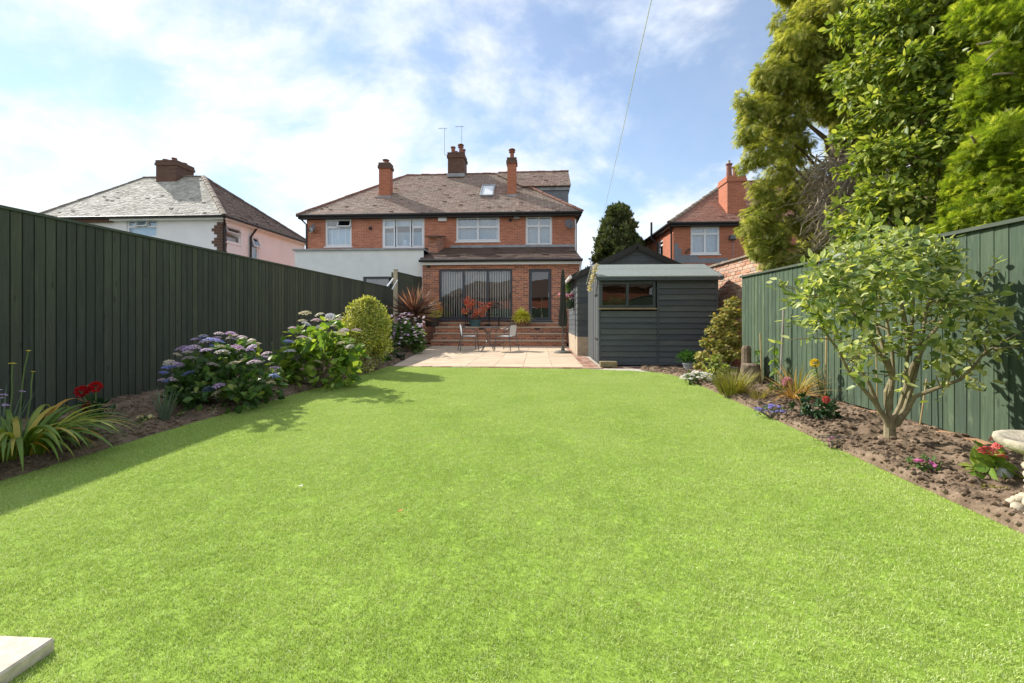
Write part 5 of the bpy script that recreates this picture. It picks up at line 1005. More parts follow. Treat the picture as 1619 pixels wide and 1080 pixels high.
# ---------------------------------------------------------------- left bed
p = gr(20, 730, .05); r_ = tuft('daylily', 'clump of arching yellow-green daylily leaves at the dark fence', p.x - .12, p.y + .12, .05, 190, .62, .05, LM['lily'], .38, 2.1, parts=130, nseg=9, base=.17, lean=(.08, -.03))
for (a, b) in (((25, 690), (45, 555)), ((40, 690), (52, 588)), ((15, 690), (20, 575))):
    sm = MB().tube(arc(at(*a, 3.4), at(*b, 3.5), 5, 0, .01), .005, 5).build('flower_stalk', STEM, r_); head(r_, 'mini', 'bright_yellow', at(*b, 3.5), 1.0)
p = gr(12, 712, .05); r_ = tuft('lavender', 'thin grey-lilac lavender spikes among the daylily leaves', p.x - .05, p.y + .0, .05, 26, .42, .035, LM['blue_grass'], .3, -.1)
for k in range(5): head(r_, 'mini', 'mauve', (p.x - .05 + random.gauss(0, .05), p.y + random.gauss(0, .04), .36 + random.random() * .15), 1.2)
p = gr(146, 664, .05); r_ = dome_bush('red_dahlia', 'small plant with three red pompon flowers by the dark fence', p.x, p.y + .05, .16, .14, .20, .04, 130, .075, LM['dark'], T_oval(.5), 'plant', 60, stems=4, nb=10)
for (x, y, s) in ((129, 619, 1.0), (151, 612, .9), (141, 643, 1.0)):
    q = at(x, y, p.y + .02); MB().tube(arc((p.x, p.y + .03, .05), q, 4, 0, .01), .006, 5).build('flower_stalk', STEM, r_); head(r_, 'pom', 'red', q, 1.05, .6)
q = at(140, 612, p.y + .06); head(r_, 'pom', 'buff', q, .55)
p = gr(240, 668, .05); tuft('blue_fescue', 'small tuft of blue-grey grass beside pale yellow flowers', p.x + .02, p.y + .12, .05, 60, .30, .03, LM['blue_grass'], .28, -.15, base=.04)
for (x, y) in ((222, 664), (238, 663), (230, 671)):
    q = at(x, y - 4, p.y); r_ = thing('marigold', 'tiny pale yellow marigold beside the blue-grey grass tuft', 'flower', (q.x, q.y, .04), 'pale yellow marigolds by the grass tuft'); MB().tube([(q.x, q.y, .03), q], .003, 4).build('stem', STEM, r_); head(r_, 'geran', 'yellow', q, .42); n_ = 14; foliage(r_, np.array([(q.x, q.y, .06)]) + rv(n_, .025), rv(n_) + np.array((0, 0, .6)), rv(n_) + np.array((0, 0, 1)), .04, T_rhomb(.4), LM['green'])
q = at(286, 655, 4.15); r_ = thing('lone_marigold', 'single pale yellow flower on bare soil before the purple hydrangea', 'flower', (q.x, q.y, .04)); MB().tube([(q.x, q.y, .03), q], .003, 4).build('stem', STEM, r_); head(r_, 'geran', 'yellow', q, .4); foliage(r_, np.array([(q.x, q.y, .05)]) + rv(12, .02), rv(12) + np.array((0, 0, .3)), rv(12) + np.array((0, 0, 1)), .04, T_rhomb(.4), LM['green'])
def hyd(name, label, px0, px1, py0, py1, Y, n, mat, heads, parts, size=.10, ry=None, nb=30):
    a, b = at(px0, py1, Y), at(px1, py0, Y); rx = (b.x - a.x) / 2; h = b.z - .04
    return dome_bush(name, label, (a.x + b.x) / 2, Y, rx * .92, ry or rx * .75, h, .04, n, size, mat, T_oval(.62, .1, -.18), 'shrub', parts, heads, stems=14, nb=nb, low=-.1)
r_ = hyd('lacecap_hydrangea', 'hydrangea bush with blue and mauve lacecap flowers against the dark fence', 262, 442, 530, 640, 4.75, 1500, LM['hyd'], [('lace', 'blue', 6, .75), ('lace', 'mauve', 16, .75), ('lace', 'pinkish', 18, .75), ('lace', 'cream', 10, .7)], 260, .09, nb=46)
for (x, y, c_) in ((266, 582, 'blue'), (269, 603, 'blue'), (330, 538, 'blue'), (342, 540, 'blue'), (330, 616, 'blue'), (297, 553, 'mauve'), (375, 550, 'mauve'), (398, 550, 'mauve'), (401, 574, 'pinkish'), (325, 555, 'mauve'), (298, 568, 'pinkish'), (352, 558, 'pale'), (433, 595, 'blue'), (312, 622, 'cream'), (345, 622, 'cream'), (370, 575, 'cream')): head(r_, 'lace', c_, at(x, y, 4.35), .8, .4)
p = gr(445, 603, .05)
for (x, y, Yo, nm, lb) in ((430, 540, 0, 'lily_stem', 'leafy upright stem with reddish tip between two hydrangeas'), (452, 545, .1, 'lily_stem', 'pale green leafy upright stem next to the lacecap hydrangea')):
    q0 = gr(x + 3, 608, .05); q1 = at(x, y, q0.y); r_ = thing(nm, lb, 'plant', q0); MB().tube(arc(q0, q1, 4, 0, .01), .007, 5).build('stem', STEM, r_)
    n_ = 16; tt = np.linspace(.15, 1, n_); P = np.array(q0)[None] + tt[:, None] * (np.array(q1) - np.array(q0))[None]; a = np.arange(n_) * 2.4; D = np.stack([np.cos(a), np.sin(a), .45 + 0 * a], 1); foliage(r_, P, D, np.stack([-np.cos(a) * .4, -np.sin(a) * .4, 1 + 0 * a], 1), .13 - .05 * tt, T_oval(.3, .1, -.25), LM['green'] if Yo == 0 else LM['hyd_l'], 16)
r_ = hyd('tall_hydrangea', 'large bright green hydrangea with fading flat cream flower heads', 438, 572, 490, 590, 6.2, 900, LM['hyd_l'], [('lace', 'cream', 5, 1.0), ('lace', 'pale', 5, .9)], 220, .125)
for (x, y, c_) in ((478, 497, 'cream'), (500, 496, 'pinkish'), (520, 496, 'cream'), (535, 495, 'pinkish'), (528, 505, 'cream'), (505, 508, 'pale'), (545, 512, 'pinkish'), (540, 516, 'cream'), (478, 523, 'pinkish'), (553, 538, 'pale'), (462, 508, 'pinkish'), (455, 530, 'blue'), (563, 512, 'pinkish'), (503, 562, 'cream')): head(r_, 'lace', c_, at(x, y + 11, 5.85), .8, .3)
p = gr(483, 602, .05); dome_bush('small_seedling', 'small low green seedling on soil in front of the tall hydrangea', p.x, p.y, .12, .1, .08, .04, 40, .06, LM['green'], T_oval(.5), 'plant', 0, [('mini', 'bright_yellow', 1, 1.2)], stems=0, nb=8)
q0 = gr(553, 580, .05); r_ = thing('bamboo_cane', 'thin bamboo cane standing before the variegated round bush', 'cane', q0); MB().tube([q0, at(553, 487, q0.y + .03)], .007, 6).build('shaft', CANE, r_); MB().tube([at(553, 530, q0.y), at(553, 528, q0.y)], .010, 6).build('node', CANE, r_)
a, b = at(541, 470, 8.0), at(614, 470, 8.0); cx = (a.x + b.x) / 2; rx = (b.x - a.x) / 2
root = thing('variegated_bush', 'clipped barrel-shaped bush with yellow variegated leaves', 'shrub', (cx, 8.0, .04)); zt = at(578, 471, 8.0).z; bl = []
for k in range(150):
    t_ = random.random() ** .75; a_ = random.random() * 6.283; rr_ = rx * (1.0 if t_ < .72 else math.sqrt(max(0, 1 - ((t_ - .72) / .28) ** 2)) * math.sqrt(random.random())) * (.80 + .1 * random.random()); bl.append((cx + rr_ * math.cos(a_), 8.0 + rr_ * math.sin(a_), .12 + t_ * (zt - .2), .12))
P, D = blob_points(bl, 11000, .4); n_ = len(P); foliage(root, P, D + rv(n_, .5) + np.array((0, 0, .3)), D + np.array((-.2, 0, .4)) + rv(n_, .4), .035 + .02 * rng.random(n_), T_rhomb(.6, .1, -.1), LM['euon'])
MB().tube([(cx, 8, -.02), (cx, 8, 1.0)], [.03, .015], 6).build('stem', BARK2, root)
p = gr(590, 565, .05); dome_bush('dark_shrub', 'low dark green shrub at the foot of the variegated bush', p.x, p.y + .1, .24, .22, .32, .03, 900, .045, LM['dark'], T_rhomb(.5), nb=30)
p = at(655, 480, 14.2); root = thing('cordyline', 'purple-bronze spiky cordyline before the raised fence panel', 'plant', (p.x, 14.2, .04)); n_ = 420; d_ = unit(rv(n_) + np.array((0, 0, .45))); ok = d_[:, 2] > -.25; d_ = d_[ok]; n_ = len(d_); foliage(root, np.array([[p.x, 14.2, 1.15]]) + rv(n_, .04), d_, np.cross(d_, rv(n_)) + np.array((0, 0, .5)), .68 + .34 * rng.random(n_), T_blade(.05, 5, -.14), LM['cord'], 60, 'blade'); MB().tube([(p.x, 14.2, 0), (p.x, 14.2, 1.2)], [.06, .05], 8).build('trunk', BARK2, root)
r_ = hyd('pink_hydrangea', 'dark-leaved hydrangea with pale pink flower heads beside the steps', 614, 672, 496, 550, 12.2, 1200, LM['hyd'], [('small', 'pinkish', 34, .85), ('small', 'pale', 30, .85), ('small', 'mauve', 8, .85)], 0, .10)
for k in range(34): head(r_, 'small', random.choice(('pale', 'pinkish', 'pale', 'mauve')), at(random.uniform(618, 671), random.uniform(497, 546), random.uniform(11.25, 11.7)), .8, .7)
p = at(626, 500, 13.0); dome_bush('laurel', 'dark green leafy shrub squeezed between fence and pink hydrangea', p.x - .15, 13.4, .45, .4, 1.15, .03, 420, .12, LM['green'], T_oval(.45))
for (x, y, rx_, h_, mt, nm, lb, hd) in ((622, 562, .2, .24, 'green', 'low_perennial', 'low plant with dusty pink seed heads below the pink hydrangea', [('small', 'buff', 8, .9)]), (651, 556, .25, .32, 'straw', 'dry_perennial', 'browning feathery plant below the pink hydrangea', []), (664, 553, .2, .3, 'hyd_l', 'leafy_perennial', 'bright green broad-leaved plant at the foot of the steps', []), (630, 567, .14, .12, 'dark', 'pink_sedum', 'small plant with a magenta flower cushion near the patio edge', [('small', 'magenta', 6, .7)]), (608, 571, .16, .14, 'green', 'ground_leaves', 'little leafy plant by the lawn corner of the patio', [])):
    p = gr(x, y, .05); dome_bush(nm, lb, p.x, p.y + .1, rx_, rx_ * .8, h_, .03, 160, .07 if mt != 'straw' else .05, LM[mt], T_oval(.5), 'plant', 0, hd, stems=3, nb=12)

# ---------------------------------------------------------------- right bed
_gr = gr
def gr(x, y, z=0.0, lim=3.29):                             # a spot on the right bed, kept on the garden side of the fence
    p = _gr(x, y, z)
    if p.x > lim and z > 0: p = Vector((lim, atX(x, HY, lim).y, z))
    return p
root = thing('golden_acer', 'golden-leaved Japanese maple shrub between shed and green fence', 'shrub', (3.1, 7.9, .03))
ab = pb((1160, 478, 8.3, .16), (1150, 492, 8.2, .16), (1165, 495, 8.1, .14), (1140, 505, 8.1, .18), (1160, 515, 8.0, .18), (1128, 523, 8.0, .15), (1150, 532, 7.9, .18), (1118, 540, 7.9, .13), (1135, 548, 7.8, .17), (1165, 540, 8.0, .18), (1110, 562, 7.7, .12), (1128, 566, 7.6, .14), (1150, 560, 7.7, .16), (1108, 578, 7.6, .10), (1172, 560, 8.1, .15), (1145, 515, 8.5, .2))
Pc, Dc = blob_points(ab, 14000, .4, .6); nP = len(Pc); foliage(root, Pc, Dc * .6 + np.array((-.3, -.3, -.25)) + rv(nP, .4), np.array((-.2, -.2, 1)) + rv(nP, .35), .045 + .03 * rng.random(nP), T_frond(2, .4, .5, -.2), LM['acer'])
sm = MB()
for b in ab: sm.tube(arc((3.25, 8.1, 0), b[:3], 5, .05, .04), [.022, .018, .014, .01, .007, .004], 5)
sm.build('stems', BARK2, root)
p = gr(1090, 586, .02); root = thing('heather_pot', 'bushy green heather in a grey pot beside the shed', 'potted plant', (p.x, p.y, .02)); MB().lathe([(.09, 0), (.12, .12), (.13, .13), (.13, .15), (.10, .15)], 16, (p.x, p.y, .01)).build('pot', m_plain('grey_pot', (.3, .32, .33), .6), root)
n_ = 700; d_ = unit(rv(n_) * np.array((.6, .6, .3)) + np.array((0, 0, .8))); foliage(root, np.array((p.x, p.y, .15))[None] + d_ * (.05 + .2 * rng.random((n_, 1))), d_ + rv(n_, .25), rv(n_), .07, T_rhomb(.22, .1), LM['heather'])
def small_bush(x, y, rx_, h_, n_, sz, mt, tpl, nm, lb, hd=(), parts=0, dy=.1, nb=14, cat='plant'):
    p = gr(x, y, .05, 3.36 - rx_); return dome_bush(nm, lb, p.x, p.y + dy, rx_, rx_ * .8, h_, .03, n_, sz, LM[mt], tpl, cat, parts, hd, stems=4, nb=nb)
small_bush(1108, 604, .26, .15, 260, .05, 'green', T_oval(.5), 'white_begonia', 'low mound of creamy white flowers at the lawn corner', [('mini', 'white_f', 60, 2.0)])
small_bush(1142, 602, .26, .50, 420, .06, 'camellia', T_oval(.55), 'young_camellia', 'small glossy dark green camellia in front of the golden maple', parts=60)
small_bush(1130, 598, .20, .12, 90, .06, 'lime', T_oval(.5), 'yellow_foliage_plant', 'low yellow-green leafy plant beside the white flowers')
p = gr(1180, 628, .05); tuft('bronze_grass', 'tuft of bronze-green grass at the edge of the right bed', p.x - .06, p.y + .25, .04, 420, .34, .03, LM['bronze'], .45, -.35, base=.16)
p = gr(1196, 632, .05); tuft('pale_grass', 'thin pale green grass sprouts beside the bronze grass tuft', p.x + .02, p.y + .0, .04, 70, .2, .03, LM['straw'], .5, -.3, base=.06)
p = gr(1192, 600, .05, 3.2); root = thing('tree_stump', 'grey weathered tree stump against the green fence', 'stump', (p.x, p.y + .1, 0)); MB().lathe([(.19, -.03), (.16, .06), (.14, .2), (.13, .28), (.10, .30)], 14, (p.x, p.y + .1, .02), .12).build('trunk', BARK2, root); MB().lathe([(.07, 0), (.07, .26), (.05, .3)], 10, (p.x - .02, p.y + .2, .28), .15).build('upright_snag', BARK2, root)
def cane(x0, y0, x1, y1, lb, mat, r, dz=0.0):
    q = gr(x0, y0, .05); root = thing('garden_stake', lb, 'stake', (q.x, q.y, 0)); q1 = at(x1, y1, q.y - .02); MB().tube([(q.x, q.y, -.02), q1], r, 7).build('shaft', mat, root); MB().tube([q1, q1 + (q1 - q).normalized() * .006], r * .8, 7).build('tip', DEAD, root); return q
q = cane(1205, 603, 1202, 528, 'short bamboo cane beside the tree stump', CANE, .011); cane(1233, 600, 1239, 491, 'tall weathered grey stake leaning by the green fence', STAKE, .013); cane(1305, 625, 1307, 512, 'bamboo cane behind the pink-flowered dahlia', CANE, .010); cane(1388, 625, 1385, 540, 'slim cane behind the camellia stems by the fence', CANE, .006); cane(1452, 672, 1465, 600, 'thin leaning twig cane at the fence behind the camellia', CANE, .006)
def tall_plant(x0, y0, x1, y1, lb, hcol=None, nl=12, sz=.10):
    q = gr(x0, y0, .05); q1 = at(x1, y1, q.y); root = thing('sunflower' if hcol else 'tall_perennial', lb, 'plant', q); MB().tube(arc(q, q1, 5, 0, .02), .007, 6).build('stem', STEM, root); tt = rng.uniform(.35, 1, nl); P = np.array(q)[None] + tt[:, None] * (np.array(q1) - np.array(q))[None]; a = rng.random(nl) * 6.28
    foliage(root, P, np.stack([np.cos(a), np.sin(a), -.5 + 0 * a], 1), np.stack([np.cos(a) * .4, np.sin(a) * .4, 1 + 0 * a], 1), sz * (.7 + .5 * rng.random(nl)), T_oval(.6, .1, -.3), LM['hyd_l'], nl)
    if hcol: head(root, 'pom', hcol, q1, .9, .8)
tall_plant(1228, 602, 1224, 548, 'drooping pale leafy stem beside the tall grey stake', None, 16, .11); tall_plant(1198, 598, 1198, 553, 'leafy stem tied to the short bamboo cane', None, 12, .09); tall_plant(1301, 622, 1288, 574, 'yellow drooping flower on a bare stalk by the bamboo cane', 'bright_yellow', 5, .08)
small_bush(1250, 618, .26, .22, 360, .05, 'green', T_rhomb(.3), 'pink_dahlia', 'feathery green plant with one large pink flower by the fence'); p = gr(1245, 612, .05, 3.1); rt = bpy.data.objects['pink_dahlia']; head(rt, 'pom', 'pink', at(1245, 604, p.y - .12), 1.2)
p = gr(1268, 634, .05, 3.1); tuft('dying_daylily', 'collapsing orange and straw coloured leaves near the pink flower', p.x - .02, p.y + .15, .04, 70, .42, .035, LM['ginger'], .8, -.75, parts=40, base=.08, lean=(-.25, -.2)); p = gr(1275, 628, .05, 3.1); tuft('dry_grass', 'upright straw-yellow grass behind the collapsing orange leaves', p.x + .04, p.y + .25, .04, 130, .42, .025, LM['straw'], .4, -.35, base=.1)
r_ = small_bush(1300, 662, .20, .25, 330, .065, 'dark', T_oval(.45), 'crimson_dahlia', 'compact dark-leaved dahlia with one crimson flower on the right bed', parts=110); p = gr(1300, 662, .05); head(r_, 'pom', 'coral', at(1306, 632, p.y + .0), .75)
small_bush(1226, 656, .15, .10, 120, .035, 'green', T_rhomb(.5), 'lobelia', 'little mound of blue-violet lobelia at the lawn edge', [('mini', 'lobelia', 30, 1.1)])
p = gr(1322, 697, .05); root = thing('wire_cloche', 'flattened wire mesh cloche over a tiny plant at the lawn edge', 'cloche', (p.x, p.y, .03)); wm = MB()
for k in range(9):
    t_ = -.13 + k * .0325; wm.tube([(p.x + t_, p.y + .07 * math.cos(b), .03 + .06 * math.sin(b)) for b in np.linspace(0, math.pi, 8)], .0016, 4)
for b in np.linspace(0, math.pi, 7): wm.tube([(p.x - .13, p.y + .07 * math.cos(b), .03 + .06 * math.sin(b)), (p.x + .13, p.y + .07 * math.cos(b), .03 + .06 * math.sin(b))], .0016, 4)
wm.build('wire_mesh', M['galv'], root); small_bush(1322, 698, .05, .05, 24, .025, 'green', T_rhomb(.5), 'tiny_seedling', 'tiny magenta-flowered seedling under the wire cloche', [('mini', 'magenta', 3, .8)], dy=.0, nb=5)
r_ = small_bush(1472, 745, .10, .09, 130, .035, 'green', T_oval(.4), 'petunia', 'small plant with two magenta-pink flowers on bare soil', parts=60, dy=.04); p = gr(1472, 745, .05)
for (x, y) in ((1455, 729), (1475, 735), (1449, 727)): head(r_, 'daisy', 'magenta', at(x, y, p.y + (.0 if x > 1450 else .03)), 1.0 if x > 1450 else .6, .9)
r_ = small_bush(1572, 755, .12, .15, 60, .11, 'hyd_l', T_oval(.5, .1, -.25), 'red_geranium', 'plant with coral red flower clusters and broad leaves by the bird bath', parts=55, dy=.05); p = gr(1572, 755, .05)
for (x, y, s) in ((1563, 716, .7), (1580, 697, .75), (1578, 706, .5), (1552, 713, .4), (1585, 723, .4)): head(r_, 'geran', 'coral', at(x, y, p.y - .06 if y > 700 else p.y + .12), s, .5)
small_bush(1568, 772, .09, .03, 160, .02, 'bronze', T_rhomb(.5), 'moss_cushion', 'low mossy cushion beside the bird bath base', dy=.0, nb=8)

# ---------------------------------------------------------------- bird bath, its column faced with pebbles
STONE = m_plain('cast_stone', (.42, .37, .28), .95, var=.45, scale=14, bump=1.0); PEB = m_plain('pale_pebble', (.46, .40, .30), .9, var=.4, scale=22, bump=.8)
bx, by = 2.5, 2.27; bb_ = thing('bird_bath', 'pale stone bird bath on a cobbled column at the lawn edge', 'bird bath', (bx, by, .0))
MB().lathe([(.17, -.02), (.17, .05), (.11, .09), (.09, .2), (.10, .3), (.12, .33)], 18, (bx, by, 0)).build('column', STONE, bb_)
MB().lathe([(.10, .32), (.17, .345), (.215, .37), (.225, .395), (.22, .41), (.195, .408), (.15, .385), (.05, .375)], 28, (bx, by, 0), .02).build('bowl', STONE, bb_, smooth=True)
for k in range(95):
    z = .03 + .27 * (k // 12) / 7.0; r_c = .165 if z < .07 else (.13 if z < .11 else .10); r_c -= .012; a_ = k * .5236 + (k // 12) * .26; s_ = random.uniform(.024, .042)
    MB().blob((bx + r_c * math.cos(a_), by + r_c * math.sin(a_), z), s_ * random.uniform(.7, 1.1), s_ * random.uniform(.7, 1.1), s_ * random.uniform(.6, .9), 2, .07).build('pebble', PEB, bb_, smooth=True)
p = gr(1588, 752, .05); st = thing('white_stone', 'rounded white stone beside the red geranium', 'stone', (p.x, p.y, 0)); MB().blob((p.x, p.y, .05), .05, .04, .05, 2, .06).build('stone', M['render_white'], st, smooth=True)

# ---------------------------------------------------------------- patio furniture and pots
METAL = m_plain('grey_steel_tube', (.16, .16, .16), .35, metal=.7, bump=0); MESHW = m_plain('pale_mesh_fabric', (.66, .69, .72), .7, var=.06); TABLE_G = m_plain('table_glass', (.28, .29, .30), .12, var=.05, bump=0)
def bistro_chair(label, loc, rz):
    r_ = thing('bistro_chair', label, 'chair', loc, 'bistro chairs on the patio', rz)
    MB().bevbox(-.21, .21, -.21, .21, .425, .44, .004).build('seat', MESHW, r_, False)
    rim = [(-.215, -.215, .432), (.215, -.215, .432), (.215, .215, .432), (-.215, .215, .432), (-.215, -.215, .432)]; MB().tube(rim, .012, 7).build('seat_frame', METAL, r_, False)
    bk = MB(); n_ = 10; vs, fs = [], []
    for i in range(n_ + 1):
        a = -.75 + 1.5 * i / n_
        for (z, o_) in ((.46, .19), (.62, .215), (.78, .24)): vs.append((math.sin(a) * .27, o_ + .05 * math.cos(a) - .02, z))
        if i:
            b = 3 * i
            for j in (0, 1): fs.append((b - 3 + j, b + j, b + j + 1, b - 3 + j + 1))
    bk.add(vs, fs).build('backrest', MESHW, r_, False, True)
    MB().tube([(-.235, -.24, .60), (-.26, -.1, .66), (-.275, .08, .68), (-.24, .22, .74), (-.14, .265, .79), (0, .275, .80), (.14, .265, .79), (.24, .22, .74), (.275, .08, .68), (.26, -.1, .66), (.235, -.24, .60)], .013, 8).build('arm_rail', METAL, r_, False, True)
    for sx_ in (-1, 1):
        MB().tube([(sx_ * .235, -.24, .60), (sx_ * .235, -.235, .44), (sx_ * .26, -.27, .0)], .013, 8).build('leg', METAL, r_, False); MB().tube([(sx_ * .2, .225, .72), (sx_ * .21, .22, .44), (sx_ * .25, .30, .0)], .013, 8).build('leg', METAL, r_, False)
    return r_
bistro_chair('bistro chair facing the table from the cordyline side of the patio', (*gr(741, 554)[:2], 0.004), R(108)); bistro_chair('bistro chair facing the table from the parasol side of the patio', (*gr(801, 554)[:2], 0.004), R(-118))
p = gr(772, 555); tb = thing('bistro_table', 'small round glass-topped bistro table between two chairs', 'table', (p.x, p.y, .004))
MB().lathe([(.30, .70), (.31, .705), (.31, .72), (.30, .725)], 28).build('table_top', TABLE_G, tb, False); MB().lathe([(.315, .698), (.322, .70), (.322, .722), (.313, .726), (.313, .70)], 28).build('rim', METAL, tb, False)
for k in range(4):
    a = math.pi / 4 + k * math.pi / 2; c_, s_ = math.cos(a), math.sin(a); MB().tube([(c_ * .20, s_ * .20, .70), (c_ * .06, s_ * .06, .55), (c_ * .05, s_ * .05, .25), (c_ * .18, s_ * .18, .14), (c_ * .27, s_ * .27, 0.0)], .012, 8).build('leg', METAL, tb, False)
MB().lathe([(.065, .28), (.075, .29), (.065, .30)], 14).build('collar', METAL, tb, False); MB().lathe([(.065, .52), (.075, .53), (.065, .54)], 14).build('collar', METAL, tb, False)
PYB = 15.05; p = gr(890, 558); ps = thing('closed_parasol', 'closed dark green parasol on a round base beside the outbuilding', 'parasol', (p.x, p.y, .004)); PG = m_plain('parasol_cloth', (.045, .05, .04), .9, var=.25, scale=6, bump=.5)
MB().lathe([(.25, 0), (.26, .02), (.22, .05), (.06, .07), (.045, .16), (.04, .2)], 26).build('base', M['galv'], ps, False); MB().tube([(0, 0, .05), (0, 0, 2.35)], .019, 10).build('pole', METAL, ps, False)
cl = MB(); vs, fs = [], []; prof = [(.12, .80), (.135, .95), (.11, 1.2), (.09, 1.5), (.07, 1.9), (.055, 2.2), (.03, 2.36), (.008, 2.42)]
for (r__, z) in prof:
    for k in range(16): a = 2 * math.pi * k / 16; q_ = r__ * (1.0 if k % 2 else .62); vs.append((q_ * math.cos(a + z * .5), q_ * math.sin(a + z * .5), z - (.06 if k % 4 == 0 and z < .9 else 0)))
for i in range(len(prof) - 1):
    for k in range(16): q_ = (k + 1) % 16; fs.append((i * 16 + k, i * 16 + q_, (i + 1) * 16 + q_, (i + 1) * 16 + k))
cl.add(vs, fs).build('canopy', PG, ps, False); MB().lathe([(.075, 1.08), (.085, 1.1), (.085, 1.14), (.075, 1.16)], 12).build('tie_strap', M['black'], ps, False)
def pot(name, label, x, y, z, Y, r0, r1, h, potmat, cat='potted plant'):
    q = at(x, y, Y); rt = thing(name, label, cat, (q.x, Y, z)); MB().lathe([(r0, 0), (r1 * .94, h * .82), (r1 * 1.05, h * .84), (r1 * 1.05, h), (r1 * .9, h), (r1 * .85, h * .9)], 20, (q.x, Y, z)).build('pot', potmat, rt); return rt, q
TZ = .677
rt, q = pot('red_acer', 'flame red Japanese maple in a teal glazed pot on the steps', 751, 515, TZ, 16.75, .17, .23, .24, m_plain('teal_glaze', (.06, .13, .14), .2, bump=0))
rb = pb((735, 492, 16.75, .14), (742, 483, 16.7, .16), (748, 478, 16.8, .12), (737, 478, 16.8, .12), (755, 492, 16.7, .14), (765, 488, 16.8, .15), (772, 482, 16.7, .12), (750, 498, 16.7, .12), (762, 497, 16.8, .12), (740, 472, 16.8, .10), (776, 479, 16.7, .07), (758, 480, 16.8, .08)); Pc, Dc = blob_points(rb, 7500, .3, .8); nP = len(Pc); foliage(rt, Pc, Dc + rv(nP, .5), np.array((0, -.2, 1)) + rv(nP, .4), .05 + .04 * rng.random(nP), T_frond(2, .35, .5, -.2), LM['redacer']); sm = MB()
for b in rb: sm.tube(arc((q.x, 16.75, TZ + .2), b[:3], 4, .08, .03), [.014, .011, .009, .006, .004], 5)
sm.build('stems', BARK2, rt)
rt, q = pot('golden_grass', 'mound of lime yellow Japanese grass in a brown terracotta pot', 825, 515, TZ, 16.75, .19, .25, .36, m_plain('brown_terracotta', (.20, .095, .06), .6)); n_ = 1300; d_ = unit(rv(n_) * np.array((1, 1, .4)) + np.array((0, 0, .55))); foliage(rt, np.array((q.x, 16.75, TZ + .36))[None] + rv(n_, .06), d_, d_ * np.array((-.3, -.3, 1)) + np.array((0, 0, .6)), .24 + .14 * rng.random(n_), T_blade(.17, 5, -.5), LM['lime'])
rt, q = pot('orange_shrub', 'orange and yellow shrub in a dark round pot beside the bifold doors', 683, 514, TZ, 16.8, .24, .30, .34, m_plain('dark_glaze', (.05, .035, .03), .35)); ob_ = pb((676, 498, 16.8, .16), (688, 499, 16.8, .18), (683, 494, 16.7, .18), (694, 496, 16.8, .14)); Pc, Dc = blob_points(ob_, 6000, .4, .8); nP = len(Pc); foliage(rt, Pc, Dc + rv(nP, .4), Dc + np.array((0, 0, .7)) + rv(nP, .3), .07, T_rhomb(.5), LM['lime'], name='lower_foliage')
ob_ = pb((685, 480, 16.85, .12), (692, 482, 16.8, .12), (697, 488, 16.8, .10), (680, 484, 16.85, .12), (688, 474, 16.85, .07)); Pc, Dc = blob_points(ob_, 9000, .3, .9); nP = len(Pc); foliage(rt, Pc, Dc + rv(nP, .4), Dc + np.array((0, 0, .7)) + rv(nP, .3), .07, T_rhomb(.5), LM['orange'], name='upper_foliage')
# black folding bistro set on the terrace
bc = thing('black_folding_chair', 'black metal folding chair on the terrace behind the red maple', 'chair', (*at(781, 512, 16.95)[:2], TZ)); mb = MB()
for s_ in (-.2, .2): MB().tube([(s_, .2, 0), (s_, -.12, .45), (s_, -.2, .88)], .014, 6).build('frame_leg', M['black'], bc, False); MB().tube([(s_ * .9, -.22, 0), (s_ * .9, .18, .45)], .014, 6).build('leg', M['black'], bc, False)
MB().box(-.19, .19, -.15, .2, .44, .46).build('seat', M['black'], bc, False)
for z in (.7, .8, .87): MB().box(-.2, .2, -.2, -.185, z, z + .04).build('back_slat', M['black'], bc, False)
bt = thing('black_folding_table', 'low black metal table legs behind the red maple pot', 'table', (*at(742, 512, 17.0)[:2], TZ)); MB().lathe([(.24, .5), (.25, .51), (.25, .52), (.24, .53)], 20).build('table_top', M['black'], bt, False)
for k in range(3): a = k * 2.09; MB().tube([(math.cos(a) * .2, math.sin(a) * .2, .5), (math.cos(a + .5) * .24, math.sin(a + .5) * .24, 0)], .012, 6).build('leg', M['black'], bt, False)
# hanging basket on the outbuilding
hq = Vector((.86, 13.2, at(900, 477, 13.2).z)); hq.x = at(900, 477, 13.2).x; hb = thing('hanging_basket', 'green hanging basket of pale pink flowers on the outbuilding wall', 'hanging basket', hq)
MB().lathe([(.06, -.22), (.15, -.12), (.19, .0), (.18, .01)], 16).build('basket', m_plain('green_basket', (.05, .09, .06), .6), hb, False); br = MB().tube([(.0, 0, .32), (.1, 0, .36), (ox0 - .02 - hq.x, 0, .36)], .01, 5); br.tube([(0, 0, .33), (-.13, 0, .0)], .004, 4); br.tube([(0, 0, .33), (.13, 0, .0)], .004, 4); br.build('bracket', M['black'], hb, False)
for k in range(18):
    h_ = head(hb, 'geran', 'pink' if k % 3 else 'pinkish', (0, 0, 0), 1.35); h_.matrix_parent_inverse = Matrix.Identity(4); h_.location = (random.gauss(0, .15), random.gauss(0, .09), .05 + random.random() * .16)
n_ = 60; foliage(hb, rv(n_, .07) + np.array((0, 0, .03)), rv(n_) + np.array((0, 0, .3)), rv(n_) + np.array((0, 0, 1)), .08, T_oval(.6), LM['green'], world=False)
q = at(898, 455, 13.4); sp = thing('wall_conifer', 'little green conical plant above the hanging basket', 'plant', q); n_ = 200; foliage(sp, rv(n_, 1) * np.array((.05, .05, .11)), rv(n_, .4) + np.array((0, 0, 1)), rv(n_), .08, T_rhomb(.3), LM['heather'], world=False); MB().lathe([(.04, -.26), (.07, -.14), (.06, -.13)], 10).build('wall_pot', M['black'], sp, False)
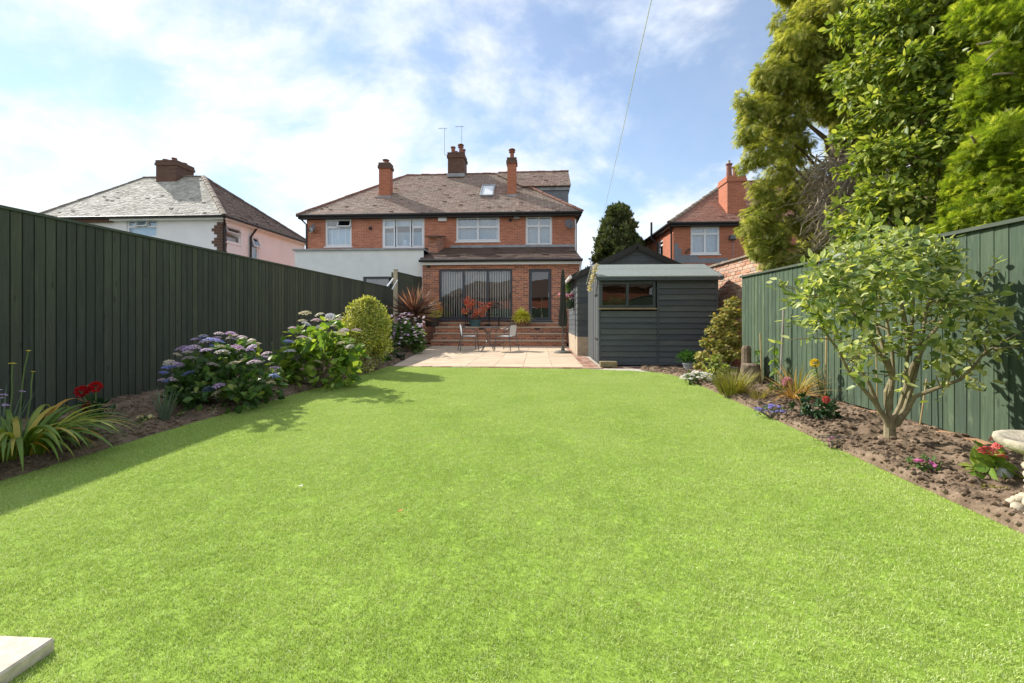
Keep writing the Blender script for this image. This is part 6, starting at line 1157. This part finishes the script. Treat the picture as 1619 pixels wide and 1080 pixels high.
# yellow flower garland on the shed gable, plus climbing grey lace on the outbuilding corner
gd = thing('flower_garland', 'cream and yellow flower garland hanging on the shed corner', 'garland', (1.2, 9.6, 1.9)); 
for k in range(26):
    t_ = k / 25; head(gd, 'small', random.choice(('cream', 'yellow')), at(943 - 11 * t_ + random.gauss(0, 1.2), 420 + 38 * t_ + random.gauss(0, 1.5), 9.34 + .48 * t_), 1.0, .8)
MB().tube([at(944, 418, 9.36), at(938, 440, 9.6), at(931, 459, 9.86)], .008, 5).build('cord', STEM, gd)
# block in front of the shed, slab at the end of the lawn
p = gr(957, 582); bk = thing('timber_block', 'weathered grey-brown block lying on the edging before the shed', 'block', (p.x + .1, 9.1, 0)); MB().bevbox(p.x - .08, p.x + .26, 9.06, 9.24, .0, .115, .008).build('block', m_plain('weathered_block', (.22, .18, .10), .9, var=.3), bk)
for (xa) in (0, .3): pass
sl = thing('paving_stone', 'pale sandstone paving stone lying on the lawn', 'paving stone', (-1.9, .9, 0)); MB().bevbox(-2.36, -1.445, .55, 1.25, -.002, .042, .006).build('stone', m_plain('pale_sandstone', (.60, .51, .41), .88, var=.22, scale=26, bump=.6), sl)
# washing line
ROPE = m_plain('yellow_rope', (.62, .58, .30), .6); wlx = thing('washing_line', 'yellow washing line sagging from the outbuilding corner over the lawn', 'rope', (1.2, 11.9, 2.3))
key = [(.95, 11.85, 2.05), at(920, 425, 11.7), at(935, 385, 8.4), at(955, 335, 5.0), at(985, 205, 2.95), at(1005, 110, 2.42), at(1030, 0, 2.0), (.36, -1.6, 2.62)]
MB().tube(key, .0017, 6).build('rope', ROPE, wlx)
pz = thing('line_post', 'timber clothes post at the end of the lawn holding the washing line', 'post', (.36, -1.65, 0)); MB().bevbox(.32, .4, -1.69, -1.61, 0, 2.7, .006).build('shaft', M['pale_timber'], pz); MB().tube([(.36, -1.61, 2.62), (.36, -1.57, 2.6), (.36, -1.57, 2.64)], .006, 5).build('hook', M['black'], pz)

# ---------------------------------------------------------------- a few fallen leaves and petals on the lawn
for (x, y, c_) in ((894, 709, 'bronze'), (1170, 612, 'bronze'), (1255, 765, 'bronze'), (700, 640, 'bronze'), (628, 808, 'orange'), (1012, 955, 'bronze'), (340, 742, 'bronze'), (960, 668, 'bronze')):
    q = gr(x, y, .018); o = link('fallen_leaf', bpy.data.meshes.new('fallen_leaf'), None); tv, tf = T_oval(.55, .2, .25); o.data.from_pydata([tuple(v) for v in tv], [], tf); o.data.materials.append(LM[c_])
    o.matrix_basis = Matrix.Translation(q) @ Matrix.Rotation(random.random() * 6.28, 4, 'Z') @ Matrix.Scale(random.uniform(.02, .035), 4); tag(o, 'small dry brown leaf lying on the green lawn', 'leaf', 'fallen leaves on the lawn')
q = gr(472, 768, .02); o = link('fallen_petal', bpy.data.meshes.new('fallen_petal'), None); tv, tf = T_oval(.7, .15, .2); o.data.from_pydata([tuple(v) for v in tv], [], tf); o.data.materials.append(LM['white_f']); o.matrix_basis = Matrix.Translation(q) @ Matrix.Scale(.03, 4); tag(o, 'single white petal lying on the sunlit lawn', 'petal')
